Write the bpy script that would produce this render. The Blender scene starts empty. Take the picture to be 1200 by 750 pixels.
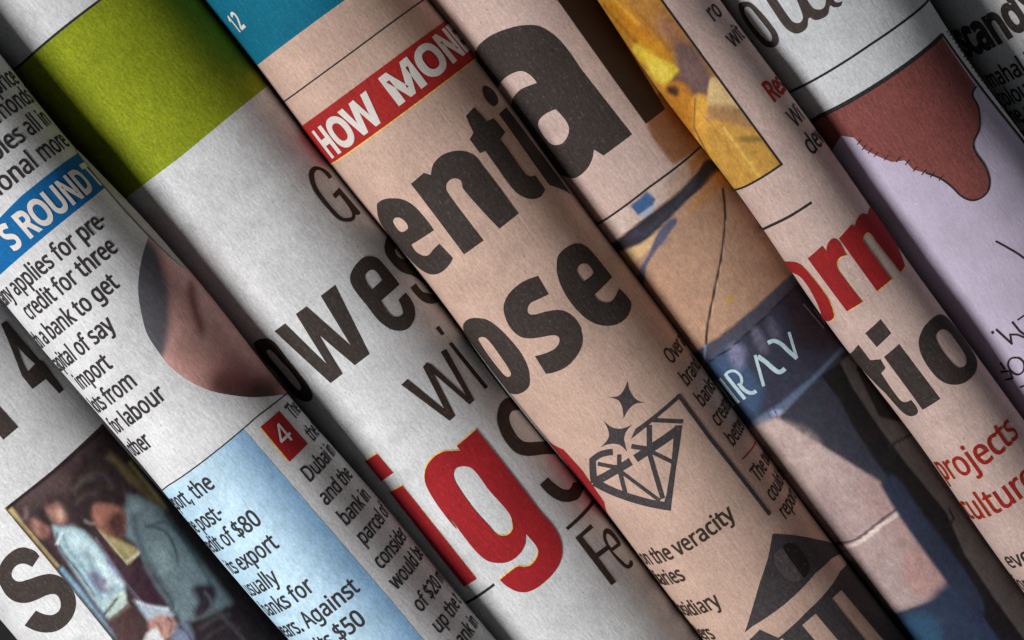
import bpy, math, random
import numpy as np
from mathutils import Vector, Matrix
from mathutils.geometry import delaunay_2d_cdt

# ------------------------------------------------------------------ camera, lamps, exposure
SC = bpy.context.scene
COL = SC.collection
SC.view_settings.view_transform = 'Standard'
SC.view_settings.look = 'None'
SC.view_settings.exposure = 0.0
SC.view_settings.gamma = 1.0
SC.cycles.diffuse_bounces = 3

AX = np.array((0.613, -0.790, 0.0)); AX /= np.linalg.norm(AX)      # mean direction of the rolls, towards lower right
PERP = np.array((-AX[1], AX[0], 0.0))                              # across the rolls, towards upper right
DIST, TILT = 25.0, math.radians(7.5)
TARGET = np.array((0.0, 0.0, 1.6))
CAM = TARGET + DIST * (math.cos(TILT) * np.array((0, 0, 1.0)) - math.sin(TILT) * AX)
FWD = (TARGET - CAM) / np.linalg.norm(TARGET - CAM)
Yv = np.array((0, 1.0, 0)); UP = Yv - FWD * Yv.dot(FWD); UP /= np.linalg.norm(UP)
RIGHT = np.cross(FWD, UP)
cd = bpy.data.cameras.new('camera'); cam = bpy.data.objects.new('camera', cd); COL.objects.link(cam)
cam.matrix_world = Matrix(((RIGHT[0], UP[0], -FWD[0], CAM[0]), (RIGHT[1], UP[1], -FWD[1], CAM[1]),
                           (RIGHT[2], UP[2], -FWD[2], CAM[2]), (0, 0, 0, 1)))
cd.sensor_width = 36.0; cd.lens = 36.0 * DIST / 12.0; cd.clip_end = 500.0
SC.camera = cam
FPX = DIST * 100.0                                                  # focal length in photograph pixels

W_ = bpy.data.worlds.new('World'); SC.world = W_; W_.use_nodes = True
bg = W_.node_tree.nodes['Background']; bg.inputs[0].default_value = (0.9, 0.95, 1.0, 1); bg.inputs[1].default_value = 0.025


def lamp(name, direction, dist, size, power, color=(1, 1, 1), size_y=None):
    ld = bpy.data.lights.new(name, 'AREA'); ld.shape = 'RECTANGLE'
    ld.size = size; ld.size_y = size_y or size; ld.energy = power; ld.color = color
    o = bpy.data.objects.new(name, ld); COL.objects.link(o)
    v = np.array(direction, float); v /= np.linalg.norm(v)
    o.location = Vector(TARGET + v * dist)
    o.rotation_euler = Vector(v).to_track_quat('Z', 'Y').to_euler()
    return o


lamp('key_lamp', -0.70 * PERP - 0.06 * AX + np.array((0, 0, 0.72)), 26.0, 9.0, 7700, (1.0, 0.99, 0.98))
lamp('fill_lamp', 0.50 * PERP + 0.10 * AX + np.array((0, 0, 1.0)), 26.0, 12.0, 440, (0.95, 0.97, 1.0))


# ------------------------------------------------------------------ colours and materials
def lin(c):
    return tuple(((v / 255) / 12.92 if v <= 10 else (((v / 255) + 0.055) / 1.055) ** 2.4) for v in c)


MATS = {}


def new_mat(name):
    m = bpy.data.materials.new(name); m.use_nodes = True
    nt = m.node_tree; b = nt.nodes['Principled BSDF']
    b.inputs['Roughness'].default_value = 0.82
    b.inputs['Specular IOR Level'].default_value = 0.18
    return m, nt, b


def paper_nodes(nt, b, base_socket, lo, hi, speck, bump=0.13, ghost=False):
    """newsprint: fibre mottling multiplied into the colour, dark specks, a rough bump"""
    N, L = nt.nodes, nt.links
    tc = N.new('ShaderNodeUVMap'); tc.uv_map = 'UVMap'
    def noise(scale, detail, rough, st=(1, 1, 1)):
        mp = N.new('ShaderNodeMapping'); mp.inputs['Scale'].default_value = st
        L.new(tc.outputs[0], mp.inputs[0])
        n = N.new('ShaderNodeTexNoise'); n.inputs['Scale'].default_value = scale
        n.inputs['Detail'].default_value = detail; n.inputs['Roughness'].default_value = rough
        L.new(mp.outputs[0], n.inputs['Vector']); return n
    def rng(src, a, c, x, y):
        r = N.new('ShaderNodeMapRange'); r.inputs[1].default_value = a; r.inputs[2].default_value = c
        r.inputs[3].default_value = x; r.inputs[4].default_value = y
        L.new(src, r.inputs[0]); return r.outputs[0]
    def math_(op, a, c):
        m = N.new('ShaderNodeMath'); m.operation = op
        for i, v in enumerate((a, c)):
            if isinstance(v, (int, float)): m.inputs[i].default_value = v
            else: L.new(v, m.inputs[i])
        return m.outputs[0]
    fine = noise(26.0, 5.0, 0.72, (1, 1.5, 1))
    fib = noise(9.0, 6.0, 0.75, (0.8, 3.0, 1))
    cloud = noise(1.6, 3.0, 0.55)
    f1 = rng(fine.outputs['Fac'], 0.3, 0.7, lo, hi)
    f2 = rng(fib.outputs['Fac'], 0.32, 0.68, 1 - (hi - lo) * 0.55, 1 + (hi - lo) * 0.35)
    f3 = rng(cloud.outputs['Fac'], 0.3, 0.7, 0.86, 1.07)
    k = math_('MULTIPLY', math_('MULTIPLY', f1, f2), f3)
    sp = noise(30.0, 2.0, 0.5)
    s1 = rng(sp.outputs['Fac'], 0.70, 0.76, 1.0, speck)
    k = math_('MULTIPLY', k, s1)
    if ghost:                                                       # print on the other side of the sheet showing faintly through
        wv = N.new('ShaderNodeTexWave'); wv.wave_type = 'BANDS'; wv.bands_direction = 'X'; wv.inputs['Scale'].default_value = 0.75
        wv.inputs['Distortion'].default_value = 0.15; L.new(tc.outputs[0], wv.inputs['Vector'])
        wd = noise(1.0, 1.0, 0.5, (2.2, 11.0, 1)); ar = noise(0.8, 1.0, 0.5)
        g = math_('MULTIPLY', rng(wv.outputs['Fac'], 0.5, 0.8, 0.0, 1.0), rng(wd.outputs['Fac'], 0.46, 0.54, 0.0, 1.0))
        g = math_('MULTIPLY', g, rng(ar.outputs['Fac'], 0.42, 0.58, 0.0, 0.075))
        k = math_('MULTIPLY', k, math_('SUBTRACT', 1.0, g))
    mul = N.new('ShaderNodeVectorMath'); mul.operation = 'SCALE'
    L.new(base_socket, mul.inputs[0]); L.new(k, mul.inputs['Scale'])
    L.new(mul.outputs[0], b.inputs['Base Color'])
    bp = N.new('ShaderNodeBump'); bp.inputs['Strength'].default_value = bump; bp.inputs['Distance'].default_value = 0.02
    hsum = math_('ADD', fine.outputs['Fac'], math_('MULTIPLY', fib.outputs['Fac'], 1.4))
    wr = noise(0.9, 4.0, 0.6, (0.35, 1.6, 1))
    hsum = math_('ADD', hsum, math_('MULTIPLY', wr.outputs['Fac'], 3.0))
    cr = noise(0.55, 3.0, 0.62, (0.8, 1.5, 1))                      # a few handling creases: the contour where this noise crosses its middle
    ridge = math_('ABSOLUTE', math_('SUBTRACT', cr.outputs['Fac'], 0.5), 0)
    hsum = math_('ADD', hsum, rng(ridge, 0.0, 0.012, -0.5, 0.0))
    L.new(hsum, bp.inputs['Height']); L.new(bp.outputs[0], b.inputs['Normal'])


def flat(nt, c):
    r = nt.nodes.new('ShaderNodeRGB'); r.outputs[0].default_value = (*lin(c), 1); return r.outputs[0]


def paper(name, c):
    m, nt, b = new_mat(name); paper_nodes(nt, b, flat(nt, c), 0.78, 1.14, 0.45, ghost=True); return m


def ink(name, c, lo=0.72, hi=1.34, c2=None):
    """printing ink soaked into the newsprint, paler flecks where fibres show"""
    key = (name, c)
    if key in MATS: return MATS[key]
    m, nt, b = new_mat(name)
    N, L = nt.nodes, nt.links
    tc = N.new('ShaderNodeUVMap'); tc.uv_map = 'UVMap'
    n = N.new('ShaderNodeTexNoise'); n.inputs['Scale'].default_value = 19.0; n.inputs['Detail'].default_value = 8.0
    n.inputs['Roughness'].default_value = 0.78
    L.new(tc.outputs[0], n.inputs['Vector'])
    rp = N.new('ShaderNodeMapRange'); rp.inputs[1].default_value = 0.55; rp.inputs[2].default_value = 0.98
    L.new(n.outputs['Fac'], rp.inputs[0])
    mx = N.new('ShaderNodeMix'); mx.data_type = 'RGBA'
    pale = c2 or tuple(min(255, v + (215 - v) * 0.5) for v in c)
    mx.inputs[6].default_value = (*lin(c), 1); mx.inputs[7].default_value = (*lin(pale), 1)
    L.new(rp.outputs[0], mx.inputs[0])
    paper_nodes(nt, b, mx.outputs[2], lo, hi, 1.5)
    MATS[key] = m
    return m


def photo_mat():
    if 'photo' in MATS: return MATS['photo']
    m, nt, b = new_mat('printed_photo')
    a = nt.nodes.new('ShaderNodeVertexColor'); a.layer_name = 'Print'
    paper_nodes(nt, b, a.outputs['Color'], 0.84, 1.16, 0.8)
    MATS['photo'] = m
    return m


# ------------------------------------------------------------------ mapping between photograph pixels and the rolls
def ray(px):
    px = np.atleast_2d(np.asarray(px, float))
    d = FWD[None] + ((px[:, 0] - 600) / FPX)[:, None] * RIGHT[None] + ((375 - px[:, 1]) / FPX)[:, None] * UP[None]
    return d


def on_plane(px, z):
    d = ray(px); t = (np.asarray(z) - CAM[2]) / d[:, 2]
    return CAM[None] + d * t[:, None]


def project(P):
    v = P - CAM[None]; w = v @ FWD
    return np.stack((600 + FPX * (v @ RIGHT) / w, 375 - FPX * (v @ UP) / w), 1)


SMAX = 9.5


class Roll:
    """a rolled newspaper: a slightly conical roll with its axis at height zc, its edges fitted to the two edges seen"""

    def __init__(self, idx, l0, l1, r0, r1, zc, hide_l=0.0, hide_r=0.0, R=None, bumps=2.1, slope=0.0):
        self.idx, self.zc, self.slope = idx, zc, slope                  # slope: the axis rises or falls along its length
        def flat(a, b):
            z = np.array((zc, zc), float)
            for _ in range(4):
                q = on_plane([a, b], z); z = zc + slope * (q @ AX)
            q[:, 2] = zc
            return q
        L = flat(l0, l1)
        if r0 is None:
            self.d = (L[1] - L[0]) / np.linalg.norm(L[1] - L[0])
            e = np.array((-self.d[1], self.d[0], 0))
            sgn = 1 if R > 0 else -1
            Rr = L + e * (2 * R)
            if R < 0: L, Rr = Rr, L
            R = abs(R)
        else:
            Rr = flat(r0, r1)
        dl = (L[1] - L[0]) / np.linalg.norm(L[1] - L[0]); dr = (Rr[1] - Rr[0]) / np.linalg.norm(Rr[1] - Rr[0])
        self.d = (dl + dr) / np.linalg.norm(dl + dr)
        self.e = np.array((-self.d[1], self.d[0], 0))
        o = (L[0] + Rr[0]) / 2; mid = o + self.d * (np.dot(-o, self.d)); mid[2] = zc   # nearest the picture's middle
        def at(line, dirv, s):
            q = mid + self.d * s
            k = np.dot(q - line[0], self.d) / np.dot(dirv, self.d)
            return np.dot(line[0] + dirv * k - mid, self.e)
        c, rr = [], []
        camp = CAM - mid
        cp, ch = np.dot(camp, self.e), camp[2]
        for s in (-5.0, 5.0):
            pl, pr = at(L, dl, s) - hide_l, at(Rr, dr, s) + hide_r
            cl = ch / math.hypot(ch, pl - cp); cr = ch / math.hypot(ch, pr - cp)
            cc = (pl * cl + pr * cr) / (cl + cr)
            c.append(cc); rr.append((cc - pl) * cl)
        p0 = mid + self.d * -5 + self.e * c[0]; p1 = mid + self.d * 5 + self.e * c[1]
        self.d = (p1 - p0) / np.linalg.norm(p1 - p0); self.e = np.array((-self.d[1], self.d[0], 0))
        self.o = (p0 + p1) / 2
        self.R0 = (rr[0] + rr[1]) / 2; self.k = (rr[1] - rr[0]) / 10.0
        rs = random.Random(40 + idx)
        self.w = [(rs.uniform(0.5, 2.2), rs.uniform(-3, 3), rs.uniform(0, 6.3), rs.uniform(0.0015, 0.0042) * bumps) for _ in range(9)]
        self.root = bpy.data.objects.new('rolled_newspaper', None); COL.objects.link(self.root)
        self.base = np.array((self.o[0], self.o[1], zc - self.R0))
        self.root.location = Vector(self.base)
        self.lift = 0.0
        print('roll', idx, 'R0 %.3f k %.4f zc %.2f' % (self.R0, self.k, zc))

    def rad(self, s, th):
        r = self.R0 + self.k * s
        for a, m, ph, am in self.w:
            r = r + am * np.sin(a * s + m * th + ph)
        return r

    def point(self, s, th, off=0.0):
        s, th = np.asarray(s, float), np.asarray(th, float)
        r = self.rad(s, th) + off
        ax = self.d + np.array((0, 0, self.slope))
        return self.o[None] + ax[None] * s[:, None] + self.e[None] * (r * np.sin(th))[:, None] + np.array((0, 0, 1.0))[None] * (r * np.cos(th))[:, None]

    def normal(self, s, th):
        h = 1e-3
        a = self.point(s + h, th) - self.point(s - h, th); b = self.point(s, th + h) - self.point(s, th - h)
        n = np.cross(b, a); n /= np.linalg.norm(n, axis=1)[:, None]
        sg = np.sign((n * (self.e[None] * np.sin(th)[:, None] + np.array((0, 0, 1.0))[None] * np.cos(th)[:, None])).sum(1))
        return n * sg[:, None]

    def inv(self, px):
        """photograph pixel -> (s, theta) on the nominal roll"""
        px = np.atleast_2d(np.asarray(px, float)); d = ray(px)
        z = np.full(len(px), self.zc + self.R0 * 0.6); 
        for it in range(40):
            P = CAM[None] + d * ((z - CAM[2]) / d[:, 2])[:, None]
            q = P - self.o[None]; s = q @ self.d; p = q @ self.e
            R = self.R0 + self.k * s
            x = p / R
            th = np.where(np.abs(x) < 1, np.arcsin(np.clip(x, -1, 1)), np.sign(x) * (math.pi / 2 + (np.abs(x) - 1) * 1.2))
            z = z * 0.5 + 0.5 * (self.zc + self.slope * s + R * np.cos(th))
        return np.stack((s, th), 1)


# ------------------------------------------------------------------ outlines
def parse(txt, Z=None):
    pts, cor = [], []
    for t in txt.split():
        c = t.endswith('*'); x, y = t.rstrip('*').split(',')
        pts.append((float(x), float(y))); cor.append(c)
    P = np.array(pts)
    if Z: P = P / Z[2] + np.array(Z[:2])[None]
    return P, cor


def smooth(P, cor, closed=True, n=6):
    out = []; N = len(P)
    def tang(i):
        if not closed and (i == 0 or i == N - 1): return None
        a = P[(i + 1) % N] - P[i - 1]; l = np.linalg.norm(a)
        return a / l if l else a
    for i in range(N if closed else N - 1):
        j = (i + 1) % N; seg = P[j] - P[i]; L = np.linalg.norm(seg)
        if L < 1e-6: continue
        ti = None if cor[i] else tang(i); tj = None if cor[j] else tang(j)
        if ti is None and tj is None:
            out.append(P[i]); continue
        m0 = ti * L if ti is not None else (seg if tj is None else seg * 1.5 - tj * L * 0.5)
        m1 = tj * L if tj is not None else (seg * 1.5 - ti * L * 0.5)
        for k in range(n):
            t = k / n
            out.append((2*t**3-3*t**2+1)*P[i] + (t**3-2*t**2+t)*m0 + (-2*t**3+3*t**2)*P[j] + (t**3-t**2)*m1)
    if not closed: out.append(P[-1])
    return np.array(out)


def shape(txt, Z=None, poly=False):
    P, c = parse(txt, Z)
    return P if poly else smooth(P, c)


def stroke_poly(P, w, closed=False, w1=None):
    P = np.asarray(P, float); n = len(P)
    ws = np.linspace(w, w1 if w1 is not None else w, n) / 2
    L, R = [], []
    for i in range(n):
        a = P[i] - P[i - 1] if i > 0 else P[1] - P[0]
        b = P[i + 1] - P[i] if i < n - 1 else P[-1] - P[-2]
        a = a / np.linalg.norm(a); b = b / np.linalg.norm(b)
        t = a + b; l = np.linalg.norm(t); t = t / l if l > 1e-3 else a
        nn = np.array((-t[1], t[0])); cosv = max(0.45, nn @ np.array((-a[1], a[0])))
        L.append(P[i] + nn * ws[i] / cosv); R.append(P[i] - nn * ws[i] / cosv)
    return np.array(L + R[::-1])


def stroke(txt, w, Z=None, curve=False, w1=None):
    P, c = parse(txt, Z)
    if Z: w, w1 = w / Z[2], (w1 / Z[2] if w1 else None)
    if curve: P = smooth(P, c, closed=False, n=8)
    return stroke_poly(P, w, w1=w1)


def inside(pts, loops):
    x, y = pts[:, 0], pts[:, 1]; c = np.zeros(len(pts), bool)
    for l in loops:
        a = np.roll(l, 1, 0)
        for (x0, y0), (x1, y1) in zip(a, l):
            if y0 == y1: continue
            c ^= ((y0 > y) != (y1 > y)) & (x < (x1 - x0) * (y - y0) / (y1 - y0) + x0)
    return c


def edge_dist(pts, l):
    d = np.full(len(pts), 1e9)
    a = np.roll(l, 1, 0)
    for p, q in zip(a, l):
        v = q - p; L2 = v @ v
        if L2 < 1e-12: continue
        t = np.clip(((pts - p) @ v) / L2, 0, 1)
        d = np.minimum(d, np.linalg.norm(pts - p - t[:, None] * v, axis=1))
    return d


def triangulate(loops, gx, gy):
    """loops in (s, u); returns points and triangles inside them (even-odd), with inner points every (gx, gy)"""
    V, E = [], []
    for l in loops:
        dense = []
        for p, q in zip(l, np.roll(l, -1, 0)):
            k = max(1, int(math.ceil(max(abs(q[0] - p[0]) / gx, abs(q[1] - p[1]) / gy))))
            for i in range(k): dense.append(p + (q - p) * (i / k))
        b = len(V); V += dense; n = len(dense)
        E += [(b + i, b + (i + 1) % n) for i in range(n)]
    allp = np.concatenate(loops)
    lo, hi = allp.min(0), allp.max(0)
    xs = np.arange(lo[0] + gx / 2, hi[0], gx); ys = np.arange(lo[1] + gy / 2, hi[1], gy)
    if len(xs) and len(ys):
        g = np.stack(np.meshgrid(xs, ys), -1).reshape(-1, 2)
        g = g[inside(g, loops)]
        if len(g):
            dd = np.min([edge_dist(g, l) for l in loops], axis=0)
            V += list(g[dd > 0.25 * min(gx, gy)])
    r = delaunay_2d_cdt([Vector((float(a), float(b))) for a, b in V], E, [], 0, 1e-6)
    P = np.array([(v.x, v.y) for v in r[0]]); F = np.array([tuple(f) for f in r[2]], int)
    c = P[F].mean(1)
    return P, F[inside(c, loops)]


# ------------------------------------------------------------------ building meshes
def mesh_obj(name, V, F, mat, roll=None, uv=None, nrm=None, parent=None, color=None, vnormals=True):
    me = bpy.data.meshes.new(name)
    base = roll.base if roll else np.zeros(3)
    V = np.asarray(V) - base[None]
    if nrm is not None:                                             # faces turned the way their normals point
        F = np.array(F, int); N_ = np.asarray(nrm)
        fl = (np.cross(V[F[:, 1]] - V[F[:, 0]], V[F[:, 2]] - V[F[:, 0]]) * (N_[F[:, 0]] + N_[F[:, 2]])).sum(1) < 0
        F[fl] = F[fl][:, ::-1]
    me.from_pydata([tuple(v) for v in V], [], [tuple(int(i) for i in f) for f in F])
    me.materials.append(mat)
    me.polygons.foreach_set('use_smooth', [True] * len(me.polygons))
    if uv is not None:
        ul = me.uv_layers.new(name='UVMap')
        idx = np.empty(len(me.loops), np.int32); me.loops.foreach_get('vertex_index', idx)
        ul.data.foreach_set('uv', np.asarray(uv)[idx].astype(np.float32).ravel())
    if color is not None:
        ca = me.color_attributes.new('Print', 'FLOAT_COLOR', 'POINT')
        ca.data.foreach_set('color', np.concatenate((color, np.ones((len(color), 1))), 1).astype(np.float32).ravel())
    me.update()
    if nrm is not None and vnormals:
        me.normals_split_custom_set_from_vertices([tuple(n) for n in nrm])
    o = bpy.data.objects.new(name, me); COL.objects.link(o)
    p = parent if parent is not None else (roll.root if roll else None)
    if p is not None: o.parent = p
    return o


def print_mesh(roll, name, groups, mat, layer, gx=0.11, gy=0.06, parent=None, label=None, paint=None):
    """ink printed on a roll: groups of outlines in (s, theta), wrapped on the paper a hair above it"""
    Vs, Fs, UVs, Ns, b = [], [], [], [], 0
    for gi, loops in enumerate(groups):
        su = [np.stack((l[:, 0], l[:, 1] * roll.R0), 1) for l in loops]
        P, F = triangulate(su, gx, gy)
        if not len(F): continue
        s, th = P[:, 0], P[:, 1] / roll.R0
        v = roll.point(s, th, 0.0055 * layer + 0.0006 * (gi % 6)); n = roll.normal(s, th)
        tri = v[F]; fn = np.cross(tri[:, 1] - tri[:, 0], tri[:, 2] - tri[:, 0])
        flip = (fn * n[F[:, 0]]).sum(1) < 0
        F[flip] = F[flip][:, ::-1]
        Vs.append(v); Ns.append(n); UVs.append(P + np.array((roll.idx * 13.0, 0))); Fs.append(F + b); b += len(P)
    V = np.concatenate(Vs)
    col = paint(project(V)) if paint else None
    o = mesh_obj(name, V, np.concatenate(Fs), mat, roll, np.concatenate(UVs), np.concatenate(Ns), parent, col)
    if label: o['label'] = label
    return o


def px_print(roll, name, loops, mat, layer, **k):
    """outlines measured on the photograph, laid back on the roll; each item one outline or a list (outline + holes)"""
    g = []
    for l in loops:
        l = l if isinstance(l, list) else [l]
        g.append([roll.inv(q) for q in l])
    return print_mesh(roll, name, g, mat, layer, **k)


def shifted(loops, dx, dy):
    v = np.array((dx, dy))
    return [[q + v for q in l] if isinstance(l, list) else l + v for l in loops]


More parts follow.
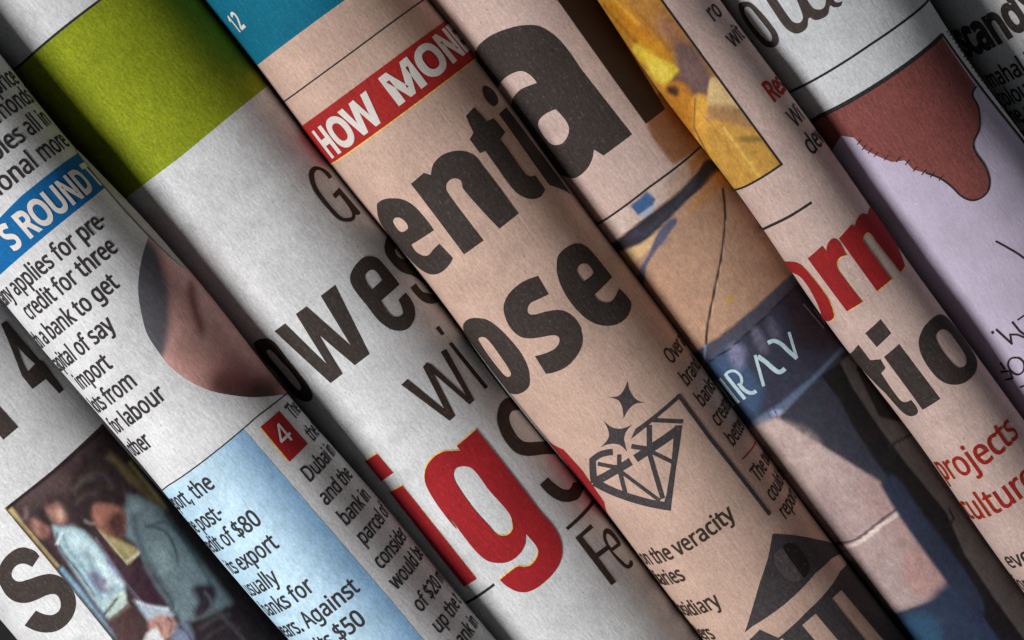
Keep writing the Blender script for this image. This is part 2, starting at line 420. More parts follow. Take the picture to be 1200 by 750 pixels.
# ------------------------------------------------------------------ type: outlines of an open humanist sans face, in 1/1000 em
GLYPH_DATA = (
    'a561;288,545 348,540 396,526 433,502 459,468 475,422 480,365 480,0 416,0 399,76 395,76 347,28 312,6 269,-6 215,-10 155,-2 105,20 84,38 68,60'
    ' 56,85 48,115 46,149 53,198 74,239 109,272 159,297 223,313 394,323 391,395 381,426 365,448 343,462 316,471 255,473 178,453 132,433 105,499 1'
    '88,531 254,544;254,254 208,243 176,227 154,206 141,179 137,148 140,121 149,99 164,82 185,70 208,63 235,61 278,65 315,78 348,98 373,128 388,1'
    '67 393,214 393,262|b615;168,465 173,465 211,505 236,522 265,535 300,542 339,545 401,537 455,514 499,475 533,422 553,352 560,268 557,210 548,'
    '159 533,114 512,76 486,45 455,21 420,4 381,-7 339,-10 300,-7 265,0 236,13 190,48 173,68 166,68 148,0 85,0 85,760 173,760;324,472 289,470 259'
    ',462 234,450 214,434 198,412 187,384 175,314 177,206 187,156 205,116 233,86 273,69 326,63 370,69 406,87 433,116 453,157 465,208 469,269 465,'
    '331 453,381 433,421 406,449 369,466|c480;254,-7 212,3 173,19 139,42 110,72 86,109 69,153 59,205 55,265 59,327 70,381 88,426 113,464 142,494 '
    '177,517 217,533 260,543 333,545 429,525 447,517 420,444 323,468 270,466 240,459 215,446 194,428 176,406 163,378 148,308 148,225 163,157 176,'
    '129 193,107 214,89 239,76 267,69 327,67 419,89 438,97 438,19 378,-2 329,-9|d615;275,-10 213,-2 159,21 115,60 82,113 62,183 55,267 62,352 82,'
    '421 116,475 160,515 214,538 276,546 327,541 387,518 431,481 442,467 448,467 442,546 442,760 530,760 530,0 459,0 446,72 442,72 403,30 349,1 3'
    '02,-9;289,63 340,68 380,84 408,110 428,146 439,193 443,266 439,328 428,379 410,419 382,449 341,467 288,473 245,467 209,448 181,416 162,375 1'
    '50,324 146,265 150,206 162,156 181,116 209,87 245,69|e564;292,546 336,543 375,533 410,516 441,493 466,465 487,432 501,393 510,351 513,251 14'
    '6,251 152,195 168,149 192,112 226,86 268,70 317,65 408,74 489,102 489,25 408,-2 313,-10 264,-7 219,4 179,21 142,45 112,76 88,114 69,158 59,2'
    '08 55,264 58,320 68,370 84,415 107,454 135,486 168,512 205,531 247,542;291,474 252,470 219,456 192,433 170,403 156,365 148,321 421,321 415,3'
    '77 396,422 365,455 344,465|f344;332,468 197,468 197,0 109,0 109,468 15,468 15,509 109,539 111,613 118,650 130,682 145,708 165,729 189,745 21'
    '7,756 283,765 387,747 364,678 284,693 257,690 235,680 219,663 207,640 199,609 197,536 332,536|g615;275,546 341,537 370,526 397,510 422,490 4'
    '43,465 448,465 460,536 530,536 530,-9 527,-57 518,-99 504,-136 484,-168 457,-194 425,-214 386,-228 341,-237 252,-239 152,-225 97,-206 97,-12'
    '5 153,-148 221,-162 295,-167 338,-163 374,-149 403,-126 425,-96 439,-59 446,71 442,71 422,46 399,26 373,10 343,-1 276,-10 212,-2 158,22 114,'
    '63 81,118 62,186 55,267 62,346 81,414 114,471 157,512 211,538;287,472 258,469 233,461 211,448 191,430 175,406 153,345 146,266 150,205 162,15'
    '5 183,114 211,85 246,68 289,62 338,67 377,81 407,106 428,141 440,188 444,267 437,352 427,385 414,412 397,434 376,451 351,463 321,470|h618;16'
    '8,462 174,462 201,495 254,528 319,544 382,543 418,536 449,525 476,508 498,487 515,461 527,429 535,392 537,0 450,0 450,343 447,383 437,415 42'
    '1,440 398,458 368,468 330,472 293,470 262,462 236,449 216,432 199,410 188,384 175,317 173,0 85,0 85,760 173,760|i258;173,536 173,0 85,0 85,5'
    '36;143,736 165,723 179,699 179,664 165,639 143,627 116,627 93,639 80,664 80,699 93,723 116,736|j258;-55,-228 -55,-157 11,-167 49,-159 64,-15'
    '0 76,-134 83,-112 85,536 173,536 171,-112 157,-166 144,-188 128,-206 108,-221 84,-232 55,-238;80,699 93,723 116,736 143,736 165,723 179,699 '
    '179,664 165,639 143,627 116,627 93,639 80,664|l258;173,0 85,0 85,760 173,760|k534;168,276 236,355 407,536 510,536 293,307 525,0 419,0 233,25'
    '0 172,197 172,0 85,0 85,760 172,760|m935;673,546 729,541 774,525 809,499 834,462 849,412 854,349 854,0 767,0 767,345 764,384 755,415 740,440'
    ' 720,458 692,468 658,472 611,467 574,452 546,427 528,392 517,349 513,296 513,0 426,0 425,371 414,416 393,447 360,466 316,472 283,470 254,462'
    ' 231,449 212,432 197,410 179,353 173,278 173,0 85,0 85,536 156,536 169,463 174,463 200,496 251,530 311,545 371,544 406,536 435,524 461,507 4'
    '81,484 496,456 501,456 521,484 546,507 575,524 606,536 639,544|n618;402,541 450,525 488,499 515,462 532,412 537,349 537,0 450,0 450,343 447,'
    '383 437,415 421,440 398,458 368,468 330,472 277,466 236,450 207,422 188,384 177,336 173,278 173,0 85,0 85,536 156,536 169,463 174,463 202,49'
    '6 256,530 321,545|o605;551,269 543,187 520,118 483,63 434,23 372,-2 301,-10 234,-2 174,23 125,63 87,118 63,187 55,269 58,325 68,375 85,419 1'
    '08,457 137,489 171,513 211,532 255,542 304,546 351,542 394,532 432,513 467,489 496,457 520,419 537,375 547,325;146,269 153,192 163,160 176,1'
    '31 193,107 214,88 239,74 269,66 303,63 337,66 367,74 392,88 413,107 430,131 443,160 458,229 458,310 443,378 430,406 413,429 392,448 366,461 '
    '336,469 302,472 252,466 213,448 183,418 162,377 150,328|p615;340,546 402,538 455,515 499,477 533,423 553,354 560,269 557,212 548,160 533,116'
    ' 512,77 486,46 456,22 421,4 382,-6 313,-9 266,1 212,30 173,68 167,68 173,-20 173,-240 85,-240 85,536 157,536 169,463 173,463 212,505 245,527'
    ' 288,541;324,472 290,470 261,463 237,451 217,436 201,415 181,360 173,269 179,190 199,129 214,105 235,87 260,74 290,66 326,63 357,66 384,75 4'
    '07,90 426,110 441,135 462,196 469,270 465,327 453,376 433,417 406,448 369,466|r413;398,540 387,459 329,466 289,460 252,443 220,416 195,381 1'
    '79,337 173,286 173,0 85,0 85,536 157,536 167,438 171,438 212,493 247,521 288,540 311,544|s479;431,115 422,86 408,61 388,40 364,22 334,8 262,'
    '-8 152,-6 74,14 52,24 52,104 130,74 191,63 263,63 295,71 319,82 336,98 346,118 348,153 338,176 299,208 128,284 86,314 60,352 51,404 57,446 7'
    '6,481 106,509 147,530 196,542 284,545 371,529 423,510 393,440 297,470 246,474 185,466 164,456 148,443 138,428 136,395 148,371 192,342 360,26'
    '8 400,238 426,199 432,175|t361;339,73 339,6 249,-10 196,-4 149,17 130,33 114,55 102,82 94,116 92,468 16,468 16,510 93,545 128,659 180,659 18'
    '0,536 335,536 335,468 180,468 183,128 190,104 204,86 221,72 241,65|u618;533,536 533,0 461,0 448,71 444,71 417,38 362,5 297,-9 234,-8 198,-1 '
    '167,10 140,27 118,48 101,74 89,105 81,142 79,536 168,536 168,191 171,152 181,120 197,95 220,77 250,67 287,63 324,66 356,73 382,86 402,103 41'
    '9,125 431,152 443,218 445,536|v508;203,0 0,536 94,536 251,78 255,78 300,220 414,536 508,536 304,0|w786;394,445 390,445 354,302 258,1 158,1 1'
    '1,537 102,537 211,91 215,91 251,235 346,537 442,537 570,92 574,92 610,251 685,537 775,537 626,1 523,1|x529;212,274 27,536 127,536 265,334 40'
    '2,536 501,536 316,274 511,0 411,0 265,214 117,0 18,0|y510;1,536 95,536 256,85 260,85 306,232 415,536 510,536 266,-106 235,-161 196,-204 172,'
    '-220 146,-231 117,-238 11,-232 11,-162 90,-167 124,-156 151,-137 181,-91 217,-2|z470;431,0 39,0 39,58 327,468 56,468 56,536 424,536 424,470 '
    '140,68 431,68|A639;545,0 459,221 176,221 91,0 0,0 279,717 360,717 638,0;318,624 287,517 206,301 432,301|C632;366,643 300,625 271,610 245,591'
    ' 202,542 173,478 158,400 159,301 168,250 184,204 205,164 232,131 265,104 305,85 350,73 433,70 573,97 573,19 490,-3 389,-10 320,-5 260,10 207'
    ',35 162,69 126,112 98,163 77,222 65,287 61,358 64,410 71,460 84,506 101,549 123,587 150,622 181,652 217,677 257,698 302,712 351,721 440,723 '
    '510,713 573,694 601,682 565,606 464,640 434,644|D730;669,364 664,288 649,221 624,163 591,113 548,73 497,41 438,18 371,5 296,0 97,0 97,714 31'
    '7,714 386,710 448,696 504,674 553,643 593,604 626,557 650,501 664,437;574,361 570,421 560,473 543,517 518,554 488,584 450,608 407,624 359,63'
    '4 187,637 187,77 284,77 373,85 445,109 502,148 542,204 566,275|F519;187,0 97,0 97,714 496,714 496,635 187,635 187,382 477,382 477,303 187,30'
    '3|G728;407,377 654,377 654,27 537,-1 403,-10 333,-5 271,10 216,34 169,68 131,111 100,161 79,220 65,285 61,357 66,428 81,493 105,551 139,602 '
    '181,644 232,678 290,704 357,719 431,724 508,719 613,694 644,682 610,604 525,633 460,644 372,641 323,629 280,610 243,583 212,550 187,511 169,'
    '465 159,414 155,357 158,303 167,252 183,207 204,166 233,132 269,104 312,84 364,72 480,70 564,85 564,297 407,297|H741;643,0 553,0 553,333 187'
    ',333 187,0 97,0 97,714 187,714 187,412 553,412 553,714 643,714|I339;298,0 40,0 40,52 124,71 124,642 40,662 40,714 298,714 298,662 214,642 21'
    '4,71 298,52|M907;412,0 177,626 173,626 180,433 180,0 97,0 97,714 230,714 450,129 454,129 678,714 810,714 810,0 721,0 728,625 724,625 486,0|N'
    '760;663,0 558,0 176,593 172,593 180,399 180,0 97,0 97,714 201,714 582,123 586,123 579,311 579,714 663,714|O781;720,358 711,254 699,208 683,1'
    '65 662,126 637,91 607,61 572,36 534,16 490,2 443,-7 391,-10 337,-7 289,2 245,16 206,37 172,62 142,92 117,126 97,165 81,208 63,305 61,359 65,'
    '429 77,493 97,551 125,602 162,644 207,679 260,705 322,720 392,725 460,720 520,705 572,679 617,645 654,602 683,552 703,493 716,429;156,358 15'
    '9,301 167,249 181,203 201,163 227,130 259,103 297,84 341,72 391,68 442,72 486,84 523,103 555,130 580,163 600,203 614,249 622,301 625,358 619'
    ',441 600,512 569,569 524,612 465,638 392,646 341,642 297,631 259,611 227,585 201,552 181,512 167,467 159,415|R622;350,712 399,704 440,691 47'
    '6,674 504,652 526,624 542,591 551,554 554,511 552,475 545,443 518,392 480,355 411,320 607,0 502,0 329,295 187,295 187,0 97,0 97,714;187,636 '
    '187,371 294,371 347,375 389,386 421,406 443,432 457,466 461,507 453,561 442,582 428,599 409,613 358,630 326,635|S549;502,191 499,151 488,114'
    ' 471,82 447,55 418,32 383,14 342,1 297,-7 147,-3 51,24 51,110 140,81 213,69 284,70 340,82 380,106 404,140 412,183 405,225 385,258 345,287 16'
    '4,367 123,395 92,428 72,468 61,515 63,578 73,611 89,640 111,664 138,685 169,702 206,714 245,722 326,723 428,705 485,684 457,607 376,634 317,'
    '644 258,644 211,632 178,610 158,579 151,541 158,498 178,466 215,438 382,365 440,329 462,307 480,284 492,257 500,226|T556;323,0 233,0 233,635'
    ' 10,635 10,714 545,714 545,635 323,635|U731;640,252 637,204 627,160 610,118 586,82 556,50 519,24 474,5 422,-6 362,-10 280,-2 213,22 160,62 1'
    '21,116 98,180 90,254 90,714 180,714 180,251 185,197 201,152 227,116 263,89 310,73 367,68 408,71 443,78 472,92 497,109 517,131 532,156 549,21'
    '7 551,714 640,714|V600;600,714 345,0 255,0 0,714 94,714 300,100 345,258 505,714|W930;917,714 727,0 636,0 460,603 427,465 292,0 201,0 12,714 '
    '106,714 251,108 289,283 415,714 508,714 678,108 713,279 823,714|E556;496,0 97,0 97,714 496,714 496,635 187,635 187,412 478,412 478,334 187,3'
    '34 187,79 496,79|K619;619,0 513,0 260,341 187,277 187,0 97,0 97,714 187,714 187,362 503,714 608,714 325,403|P605;286,714 371,708 439,690 490'
    ',659 526,617 547,566 554,504 548,447 528,393 492,347 468,327 404,296 365,286 269,278 187,278 187,0 97,0 97,714;187,637 187,355 302,357 372,3'
    '69 399,381 422,397 439,416 451,440 459,468 461,500 456,542 441,576 417,603 382,622 336,633|Y566;283,363 469,714 566,714 328,277 328,0 238,0 '
    '238,273 0,714 98,714|$572;253,49 146,58 86,73 62,82 62,167 149,139 253,126 253,328 176,354 119,386 99,406 82,427 71,451 62,508 65,539 72,567'
    ' 86,592 103,614 126,632 182,659 253,671 253,759 317,759 317,672 414,660 493,635 466,561 370,589 317,596 317,395 427,354 476,321 494,301 506,'
    '278 513,251 516,220 510,176 493,138 464,106 425,81 376,63 317,53 317,-58 253,-58;317,131 381,146 403,159 418,174 427,193 429,230 420,256 400'
    ',276 344,300 317,307;253,594 194,582 168,565 153,542 148,515 157,471 176,448 228,424 253,417|0572;522,302 510,203 486,121 469,88 448,58 423,'
    '34 394,15 362,1 326,-7 285,-10 235,-5 191,10 152,34 120,68 94,110 74,160 60,219 52,285 49,358 52,432 59,498 72,556 91,606 116,648 148,682 18'
    '6,706 232,720 285,725 335,720 380,706 418,682 450,648 477,606 497,556 511,498 520,432;139,296 152,195 163,155 179,123 199,98 223,79 251,69 2'
    '85,65 319,69 347,79 371,97 391,122 407,155 419,195 432,296 432,420 419,520 407,560 391,592 371,617 347,636 319,646 285,650 251,646 223,636 1'
    '99,617 179,592 163,560 152,520 139,420|1572;355,0 269,0 273,622 135,505 89,564 282,714 355,714|2572;520,0 48,0 48,73 326,358 367,413 393,468'
    ' 401,529 397,565 385,595 366,618 340,635 310,646 275,649 211,641 157,617 103,581 56,640 118,683 191,713 246,723 318,721 356,714 390,701 420,'
    '684 444,662 464,636 479,605 488,571 491,534 488,497 481,462 451,397 404,333 308,231 159,84 159,80 520,80|4572;552,162 448,162 448,0 363,0 36'
    '3,162 21,162 21,237 357,718 448,718 448,241 552,241;368,624 364,624 321,546 107,241 363,241|5572;322,435 364,427 402,413 435,394 463,370 486'
    ',342 502,308 512,270 515,228 511,181 501,138 483,100 459,68 428,40 392,18 349,3 301,-7 212,-9 114,8 63,29 63,112 118,87 184,71 249,65 314,72'
    ' 366,95 386,112 403,132 415,157 423,186 425,219 420,262 406,298 382,327 348,347 302,360 205,362 124,349 80,377 107,714 465,714 465,634 182,6'
    '34 165,427 252,438|8572;325,722 362,715 396,704 426,689 451,670 472,647 487,620 496,588 497,526 480,478 450,439 387,391 363,378 443,330 485,'
    '291 512,244 520,216 522,185 519,147 509,112 493,82 471,55 444,32 411,14 374,1 333,-7 288,-10 239,-7 196,0 157,13 125,30 98,52 76,78 61,109 5'
    '2,143 49,182 58,242 85,290 124,329 197,373 134,418 101,456 79,500 72,554 75,589 84,620 100,646 121,670 146,689 176,704 209,715 246,722;135,1'
    '81 139,148 151,119 172,94 201,75 239,64 286,60 331,64 368,75 398,94 419,120 432,150 436,184 428,227 403,263 366,293 270,337 196,296 162,264 '
    '142,226;284,653 249,650 219,641 193,626 174,606 162,581 158,550 166,506 189,472 266,423 289,412 352,445 383,472 405,507 412,550 408,581 396,'
    '606 377,626 351,641 320,650|9572;516,328 504,248 482,173 447,108 424,78 397,53 366,31 330,14 289,0 243,-7 102,0 102,75 190,62 234,65 272,72 '
    '305,85 334,102 358,123 394,175 417,240 431,350 425,350 387,308 352,286 309,272 255,267 216,270 180,278 148,292 119,312 95,337 76,366 61,400 '
    '53,439 50,483 53,531 63,574 78,612 100,645 127,673 158,695 194,711 234,721 278,724 343,715 401,689 450,646 470,618 502,548 518,460;278,650 2'
    '39,645 205,632 176,609 155,577 141,535 137,484 141,441 152,405 171,376 197,354 231,340 274,336 332,345 379,370 411,405 429,446 427,510 405,5'
    '72 379,608 345,634 302,648|,268;192,105 106,-129 41,-129 91,116 185,116|.268;74,76 80,94 103,114 133,121 164,114 188,94 194,76 194,32 188,15'
    " 164,-7 133,-14 103,-7 80,15 74,32|'225;160,714 140,456 85,456 65,714|-322;40,229 40,307 282,307 282,229")
GLYPHS = {}
for g_ in GLYPH_DATA.split('|'):
    p_ = g_[1:].split(';')
    GLYPHS[g_[0]] = (int(p_[0]), [np.array([tuple(map(int, q.split(','))) for q in l.split()], float) for l in p_[1:]])


def embolden(loops, d):
    if not d: return loops
    out = []
    for i, l in enumerate(loops):
        depth = sum(bool(inside(l[:1], [m])[0]) for j, m in enumerate(loops) if j != i)
        nx = np.roll(l, -1, 0); area = (l[:, 0] * nx[:, 1] - nx[:, 0] * l[:, 1]).sum()
        sg = (1 if area > 0 else -1) * (1 if depth % 2 == 0 else -1)
        a = l - np.roll(l, 1, 0); b = nx - l
        a /= np.linalg.norm(a, axis=1)[:, None] + 1e-9; b /= np.linalg.norm(b, axis=1)[:, None] + 1e-9
        na, nb = np.stack((a[:, 1], -a[:, 0]), 1), np.stack((b[:, 1], -b[:, 0]), 1)
        t = na + nb; ln = np.linalg.norm(t, axis=1)[:, None]; t = t / (ln + 1e-9)
        c = np.clip((t * na).sum(1), 0.5, 1)[:, None]
        out.append(l + t / c * d * sg)
    return out


def type_line(roll, txt, px, em, cx=0.8, bold=0.0, at=None, right=False, skew=0.0, track=0.0, lim=1.75):
    """one line of type along the roll's girth; px is where the baseline meets the left edge of character `at`, or the right end"""
    s0, th0 = roll.inv([px])[0]; u0 = th0 * roll.R0
    adv = [((260 if c == ' ' else GLYPHS[c][0]) / 1000 * em * cx + track) for c in txt]
    off = -sum(adv) if right else -sum(adv[:at or 0])
    out = []
    for c, a in zip(txt, adv):
        if c != ' ':
            loops = []
            for l in embolden(GLYPHS[c][1], bold * 1000):
                x = off + l[:, 0] / 1000 * em * cx; y = l[:, 1] / 1000 * em
                th = (u0 + x) / roll.R0
                loops.append(np.stack((s0 - y + skew * x, th), 1))
            m = np.concatenate(loops)[:, 1]
            if abs(m.mean()) < lim: out.append(loops)
        off += a
    return out


# ------------------------------------------------------------------ painting of printed photographs (pigment only)
def vnoise(p, scale, seed):
    rs = np.random.RandomState(seed); T = rs.rand(64, 64)
    q = p / scale; i = np.floor(q).astype(int); f = q - i; f = f * f * (3 - 2 * f)
    g = lambda a, b: T[(i[:, 0] + a) % 64, (i[:, 1] + b) % 64]
    return (g(0, 0) * (1 - f[:, 0]) * (1 - f[:, 1]) + g(1, 0) * f[:, 0] * (1 - f[:, 1]) + g(0, 1) * (1 - f[:, 0]) * f[:, 1] + g(1, 1) * f[:, 0] * f[:, 1])


def painter(base, layers, grain=0.10, seed=1, blur=0.55):
    """layers of (outline in photograph pixels, colour, softness in pixels, mottling)"""
    def f(p):
        col = np.repeat(np.array(lin(base))[None], len(p), 0)
        if callable(getattr(f, 'ground', None)): col = f.ground(p, col)
        for i, ly in enumerate(layers):
            loop, c, soft = ly[:3]; mot = ly[3] if len(ly) > 3 else 0.0
            lo, hi = loop.min(0) - soft * 2, loop.max(0) + soft * 2
            m = ((p > lo) & (p < hi)).all(1)
            if not m.any(): continue
            q = p[m]
            sd = edge_dist(q, loop) * np.where(inside(q, [loop]), 1, -1)
            a = np.clip(sd / max(soft * blur, 0.6) * 0.5 + 0.5, 0, 1); a = a * a * (3 - 2 * a)
            if mot: a = a * np.clip(1 - mot + mot * 2.2 * ((0.6 * vnoise(q, 5, seed * 31 + i) + 0.4 * vnoise(q, 2.3, seed * 17 + i)) - 0.25), 0, 1)
            col[m] = col[m] * (1 - a[:, None]) + np.array(lin(c))[None] * a[:, None]
        n = (vnoise(p, 2.3, seed) - 0.5) * grain + (vnoise(p, 4.9, seed + 7) - 0.5) * grain * 0.8 + (vnoise(p, 11, seed + 3) - 0.5) * grain * 0.6
        return np.clip(col * (1 + n)[:, None] + np.stack([(vnoise(p, 4, seed + 20 + k) - 0.5) * grain * 0.05 for k in range(3)], 1), 0.002, 1)
    return f


# ------------------------------------------------------------------ the paper of one roll
def build_paper(roll, mat, edge_mat, free=-1.9, turns=4):
    """outer page: one turn of the sheet, its free edge at angle `free`; inner pages: further turns of the spiral, seen at the ends"""
    ns = 190; S = np.linspace(-SMAX, SMAX, ns)
    sg = 1 if free < 0 else -1
    t = np.concatenate((np.linspace(0, 3.8, 190), np.linspace(3.8, 2 * math.pi, 40)[1:]))
    pitch = 0.05
    def rows(th, drop, thick):
        V, UV = [], []
        for tt, dr in zip(th, drop):
            thv = np.full(ns, tt)
            V.append(roll.point(S, thv, -dr - thick)); UV.append(np.stack((S + roll.idx * 13.0, thv * roll.R0), 1))
        return np.concatenate(V), np.concatenate(UV)
    def grid(nr, base=0, rev=False):
        F = []
        for i in range(nr - 1):
            for j in range(ns - 1):
                q = (base + i * ns + j, base + i * ns + j + 1, base + (i + 1) * ns + j + 1, base + (i + 1) * ns + j)
                F.append(q[::-1] if rev else q)
        return F
    th = free + sg * t
    drop = pitch * np.clip((t - 3.8) / (2 * math.pi - 3.8), 0, 1)
    V1, U1 = rows(th, drop, 0.0); V2, U2 = rows(th, drop, 0.012)
    n = len(V1); nr = len(th)
    F = grid(nr, 0, sg > 0) + grid(nr, n, sg < 0)
    F += [(j, j + 1, n + j + 1, n + j) for j in range(ns - 1)]                       # the cut edge of the page
    for j in (0, ns - 1):
        F += [(i * ns + j, (i + 1) * ns + j, n + (i + 1) * ns + j, n + i * ns + j) for i in range(nr - 1)]
    nn = np.concatenate([roll.normal(S, np.full(ns, a)) for a in th])
    mesh_obj('outer_page', np.concatenate((V1, V2)), F, mat, roll, np.concatenate((U1, U2)), np.concatenate((nn, -nn)))
    ns_keep = ns; ns = 40; S = np.linspace(-SMAX + 0.05, SMAX - 0.05, ns)
    t2 = np.linspace(0, 2 * math.pi * turns, 48 * turns)
    th = free + sg * t2
    drop = pitch + 0.014 + pitch * 1.6 * t2 / (2 * math.pi)
    V, U = rows(th, drop, 0.0)
    mesh_obj('inner_pages', V, grid(len(th), 0, sg > 0), edge_mat, roll, U)


def page_edge(roll, mat, a, b, side, th0, th1, lift, name='loose_page_edge'):
    """a strip along the free edge of a page that has sprung away from the roll, between two places seen on the photograph"""
    s0, s1 = roll.inv([a])[0, 0], roll.inv([b])[0, 0]
    ns, nt_ = 60, 14
    S = np.linspace(s0, s1, ns); k = np.sin(np.linspace(0, math.pi, ns)) ** 0.5
    V, U = [], []
    for layer in (0.0, 0.013):
        for i in range(nt_):
            f = i / (nt_ - 1)
            thv = side * (th1 - (th1 - th0) * (1 - f) * k)
            V.append(None)
            r = (0.004 + lift * f ** 1.5 * k + layer * (0.3 + 0.7 * k))
            V[-1] = roll.point(S, thv, r); U.append(np.stack((S + 3, thv * roll.R0), 1))
    n = ns * nt_
    F = []
    for base in (0, n):
        for i in range(nt_ - 1):
            for j in range(ns - 1):
                F.append((base + i * ns + j, base + i * ns + j + 1, base + (i + 1) * ns + j + 1, base + (i + 1) * ns + j))
    i = nt_ - 1
    F += [(i * ns + j, i * ns + j + 1, n + i * ns + j + 1, n + i * ns + j) for j in range(ns - 1)]
    F += [(j, j + 1, n + j + 1, n + j) for j in range(ns - 1)]
    return mesh_obj(name, np.concatenate(V), F, mat, roll, np.concatenate(U))


def tag(roll, label):
    roll.root['label'] = label; roll.root['category'] = 'newspaper'; roll.root['group'] = 'rolled newspapers lying side by side'

# ------------------------------------------------------------------ the setting
BLACK, RED = (58, 50, 47), (152, 30, 36)
GREY, SALMON, PINK = (208, 208, 209), (200, 169, 153), (204, 177, 168)
m_, nt_, b_ = new_mat('dark_cloth')
b_.inputs['Base Color'].default_value = (0.012, 0.011, 0.011, 1)
me_ = bpy.data.meshes.new('table_top')
me_.from_pydata([(-30, -30, -1.25), (30, -30, -1.25), (30, 30, -1.25), (-30, 30, -1.25)], [], [(0, 1, 2, 3)])
me_.materials.append(m_); o_ = bpy.data.objects.new('table_top', me_); COL.objects.link(o_); o_['kind'] = 'structure'

P_GREY, P_SALMON, P_PINK, P_LILAC = paper('white_newsprint', GREY), paper('salmon_newsprint', SALMON), paper('pink_newsprint', PINK), paper('cool_newsprint', (208, 210, 213))
P_EDGE = paper('page_edge_newsprint', (188, 182, 177))
I_BLACK, I_SOFT, I_BROWN = ink('black_ink', BLACK), ink('text_ink', (50, 45, 46)), ink('brown_black_ink', (58, 46, 40))
I_RED = ink('red_ink', RED, 0.8, 1.22, (196, 72, 76)); I_YEL = ink('yellow_ink', (236, 190, 84)); I_WHITE = ink('unprinted_paper', (212, 205, 199), 0.92, 1.06)
I_DKRED = ink('dark_red_ink', (150, 30, 24)); I_RULE = ink('rule_ink', (44, 40, 40))

# ------------------------------------------------------------------ the rolls, edges measured on the photograph
r0 = Roll(0, (0, 348), (320, 731), None, None, 0.42, 0.0, 0.35, R=-1.27)
r1 = Roll(1, (0, 348), (320, 731), (0, 64), (583, 749), 1.85, slope=-0.06)
r2 = Roll(2, (0, 64), (583, 749), (240, 0), (824, 749), 1.02, 0.07, 0.02)
r3 = Roll(3, (240, 0), (824, 749), (500, 0), (1051, 737), 1.32, 0.0, 0.015)
r4 = Roll(4, (500, 0), (1051, 737), None, None, 1.25, R=0.84)
r5 = Roll(5, (699, 0), (1200, 694), (845, 0), (1200, 493), 1.95)
r6 = Roll(6, (845, 0), (1200, 493), (1091, 0), (1200, 162), 1.42, 0.10, 0.0)
r7 = Roll(7, (1091, 0), (1200, 162), None, None, 0.6, 0.06, R=1.0)
build_paper(r0, P_GREY, P_EDGE); build_paper(r1, P_GREY, P_EDGE); build_paper(r2, P_GREY, P_EDGE)
build_paper(r3, P_SALMON, P_EDGE); build_paper(r4, P_PINK, P_EDGE, free=-1.62); build_paper(r5, P_PINK, P_EDGE, free=-1.66)
build_paper(r6, P_LILAC, P_EDGE); build_paper(r7, P_GREY, P_EDGE)
tag(r0, 'white newspaper roll with a big black 4 and a photo of bowed people')
tag(r1, 'white newspaper roll with a blue S ROUND banner and a pale blue panel of text')
tag(r2, 'white newspaper roll with a lime green band and big red letters ig')
tag(r3, 'salmon newspaper roll with a red HOW MON banner, a teal block and a diamond drawing')
tag(r4, 'pinkish newspaper roll with a huge black a above a photo lettered IRAV')
tag(r5, 'thin pink newspaper roll with an orange photo and a red heading ending in orn')
tag(r6, 'white newspaper roll with a brown drip shape on a lilac cartoon panel')
tag(r7, 'white newspaper roll in deep shade with bold black letters cand on it')

# loose edges of pages standing off the rolls
page_edge(r1, P_EDGE, (92, 172), (215, 316), 1, 1.27, 1.50, 0.02)
page_edge(r2, P_EDGE, (372, 172), (450, 268), 1, 1.25, 1.50, 0.02)
page_edge(r3, P_EDGE, (535, 374), (700, 586), -1, 1.42, 1.72, 0.035)
page_edge(r4, P_PINK, (535, 44), (712, 282), -1, 1.34, 1.52, 0.012)

# ================================================================== roll 0
h = [shape('0.7,380* 6.7,376* 44.7,422* 50,424.7* 74,457.3* 68.7,462* 52.7,445* 37.5,456.5* 25,441*', poly=True),
     shape('20,407* 33,421 40,427* 32,436* 26,424')]
px_print(r0, 'headline_lettering', [h, shape('-40,432 21.3,500.7 4,515.3 -56,447', poly=True)], I_BLACK, 1, label='black figure 4 beside the corner of another figure')
Z = (0, 625, 6)
S0 = shape('275,165* 250,132 220,115 150,100 80,130 20,190 -12,260 -15,330 0,370 40,440 100,485 180,495 260,470 330,438 390,435 420,480 415,540 370,578 310,578 245,550* 165,655* 240,692 320,705 400,690 470,640 520,560 530,470 500,390 440,320 360,290 280,300 190,330 120,343 82,310 85,265 120,225 170,215 225,240*', Z)
px_print(r0, 'headline_lettering', [S0], I_BLACK, 1, label='large black letter s')
V = lambda t, Zz=(0, 550, 3.75): shape(t, Zz, poly=True)
Vs = lambda t, Zz=(0, 550, 3.75): shape(t, Zz)
PH0 = V('20,170 235,0 450,-200 800,200 1300,745 1300,1000 640,1000 490,745')
k0 = (0, 550, 3.75)
C_ = lambda t, w: stroke(t, w, k0, True)                            # a curved streak
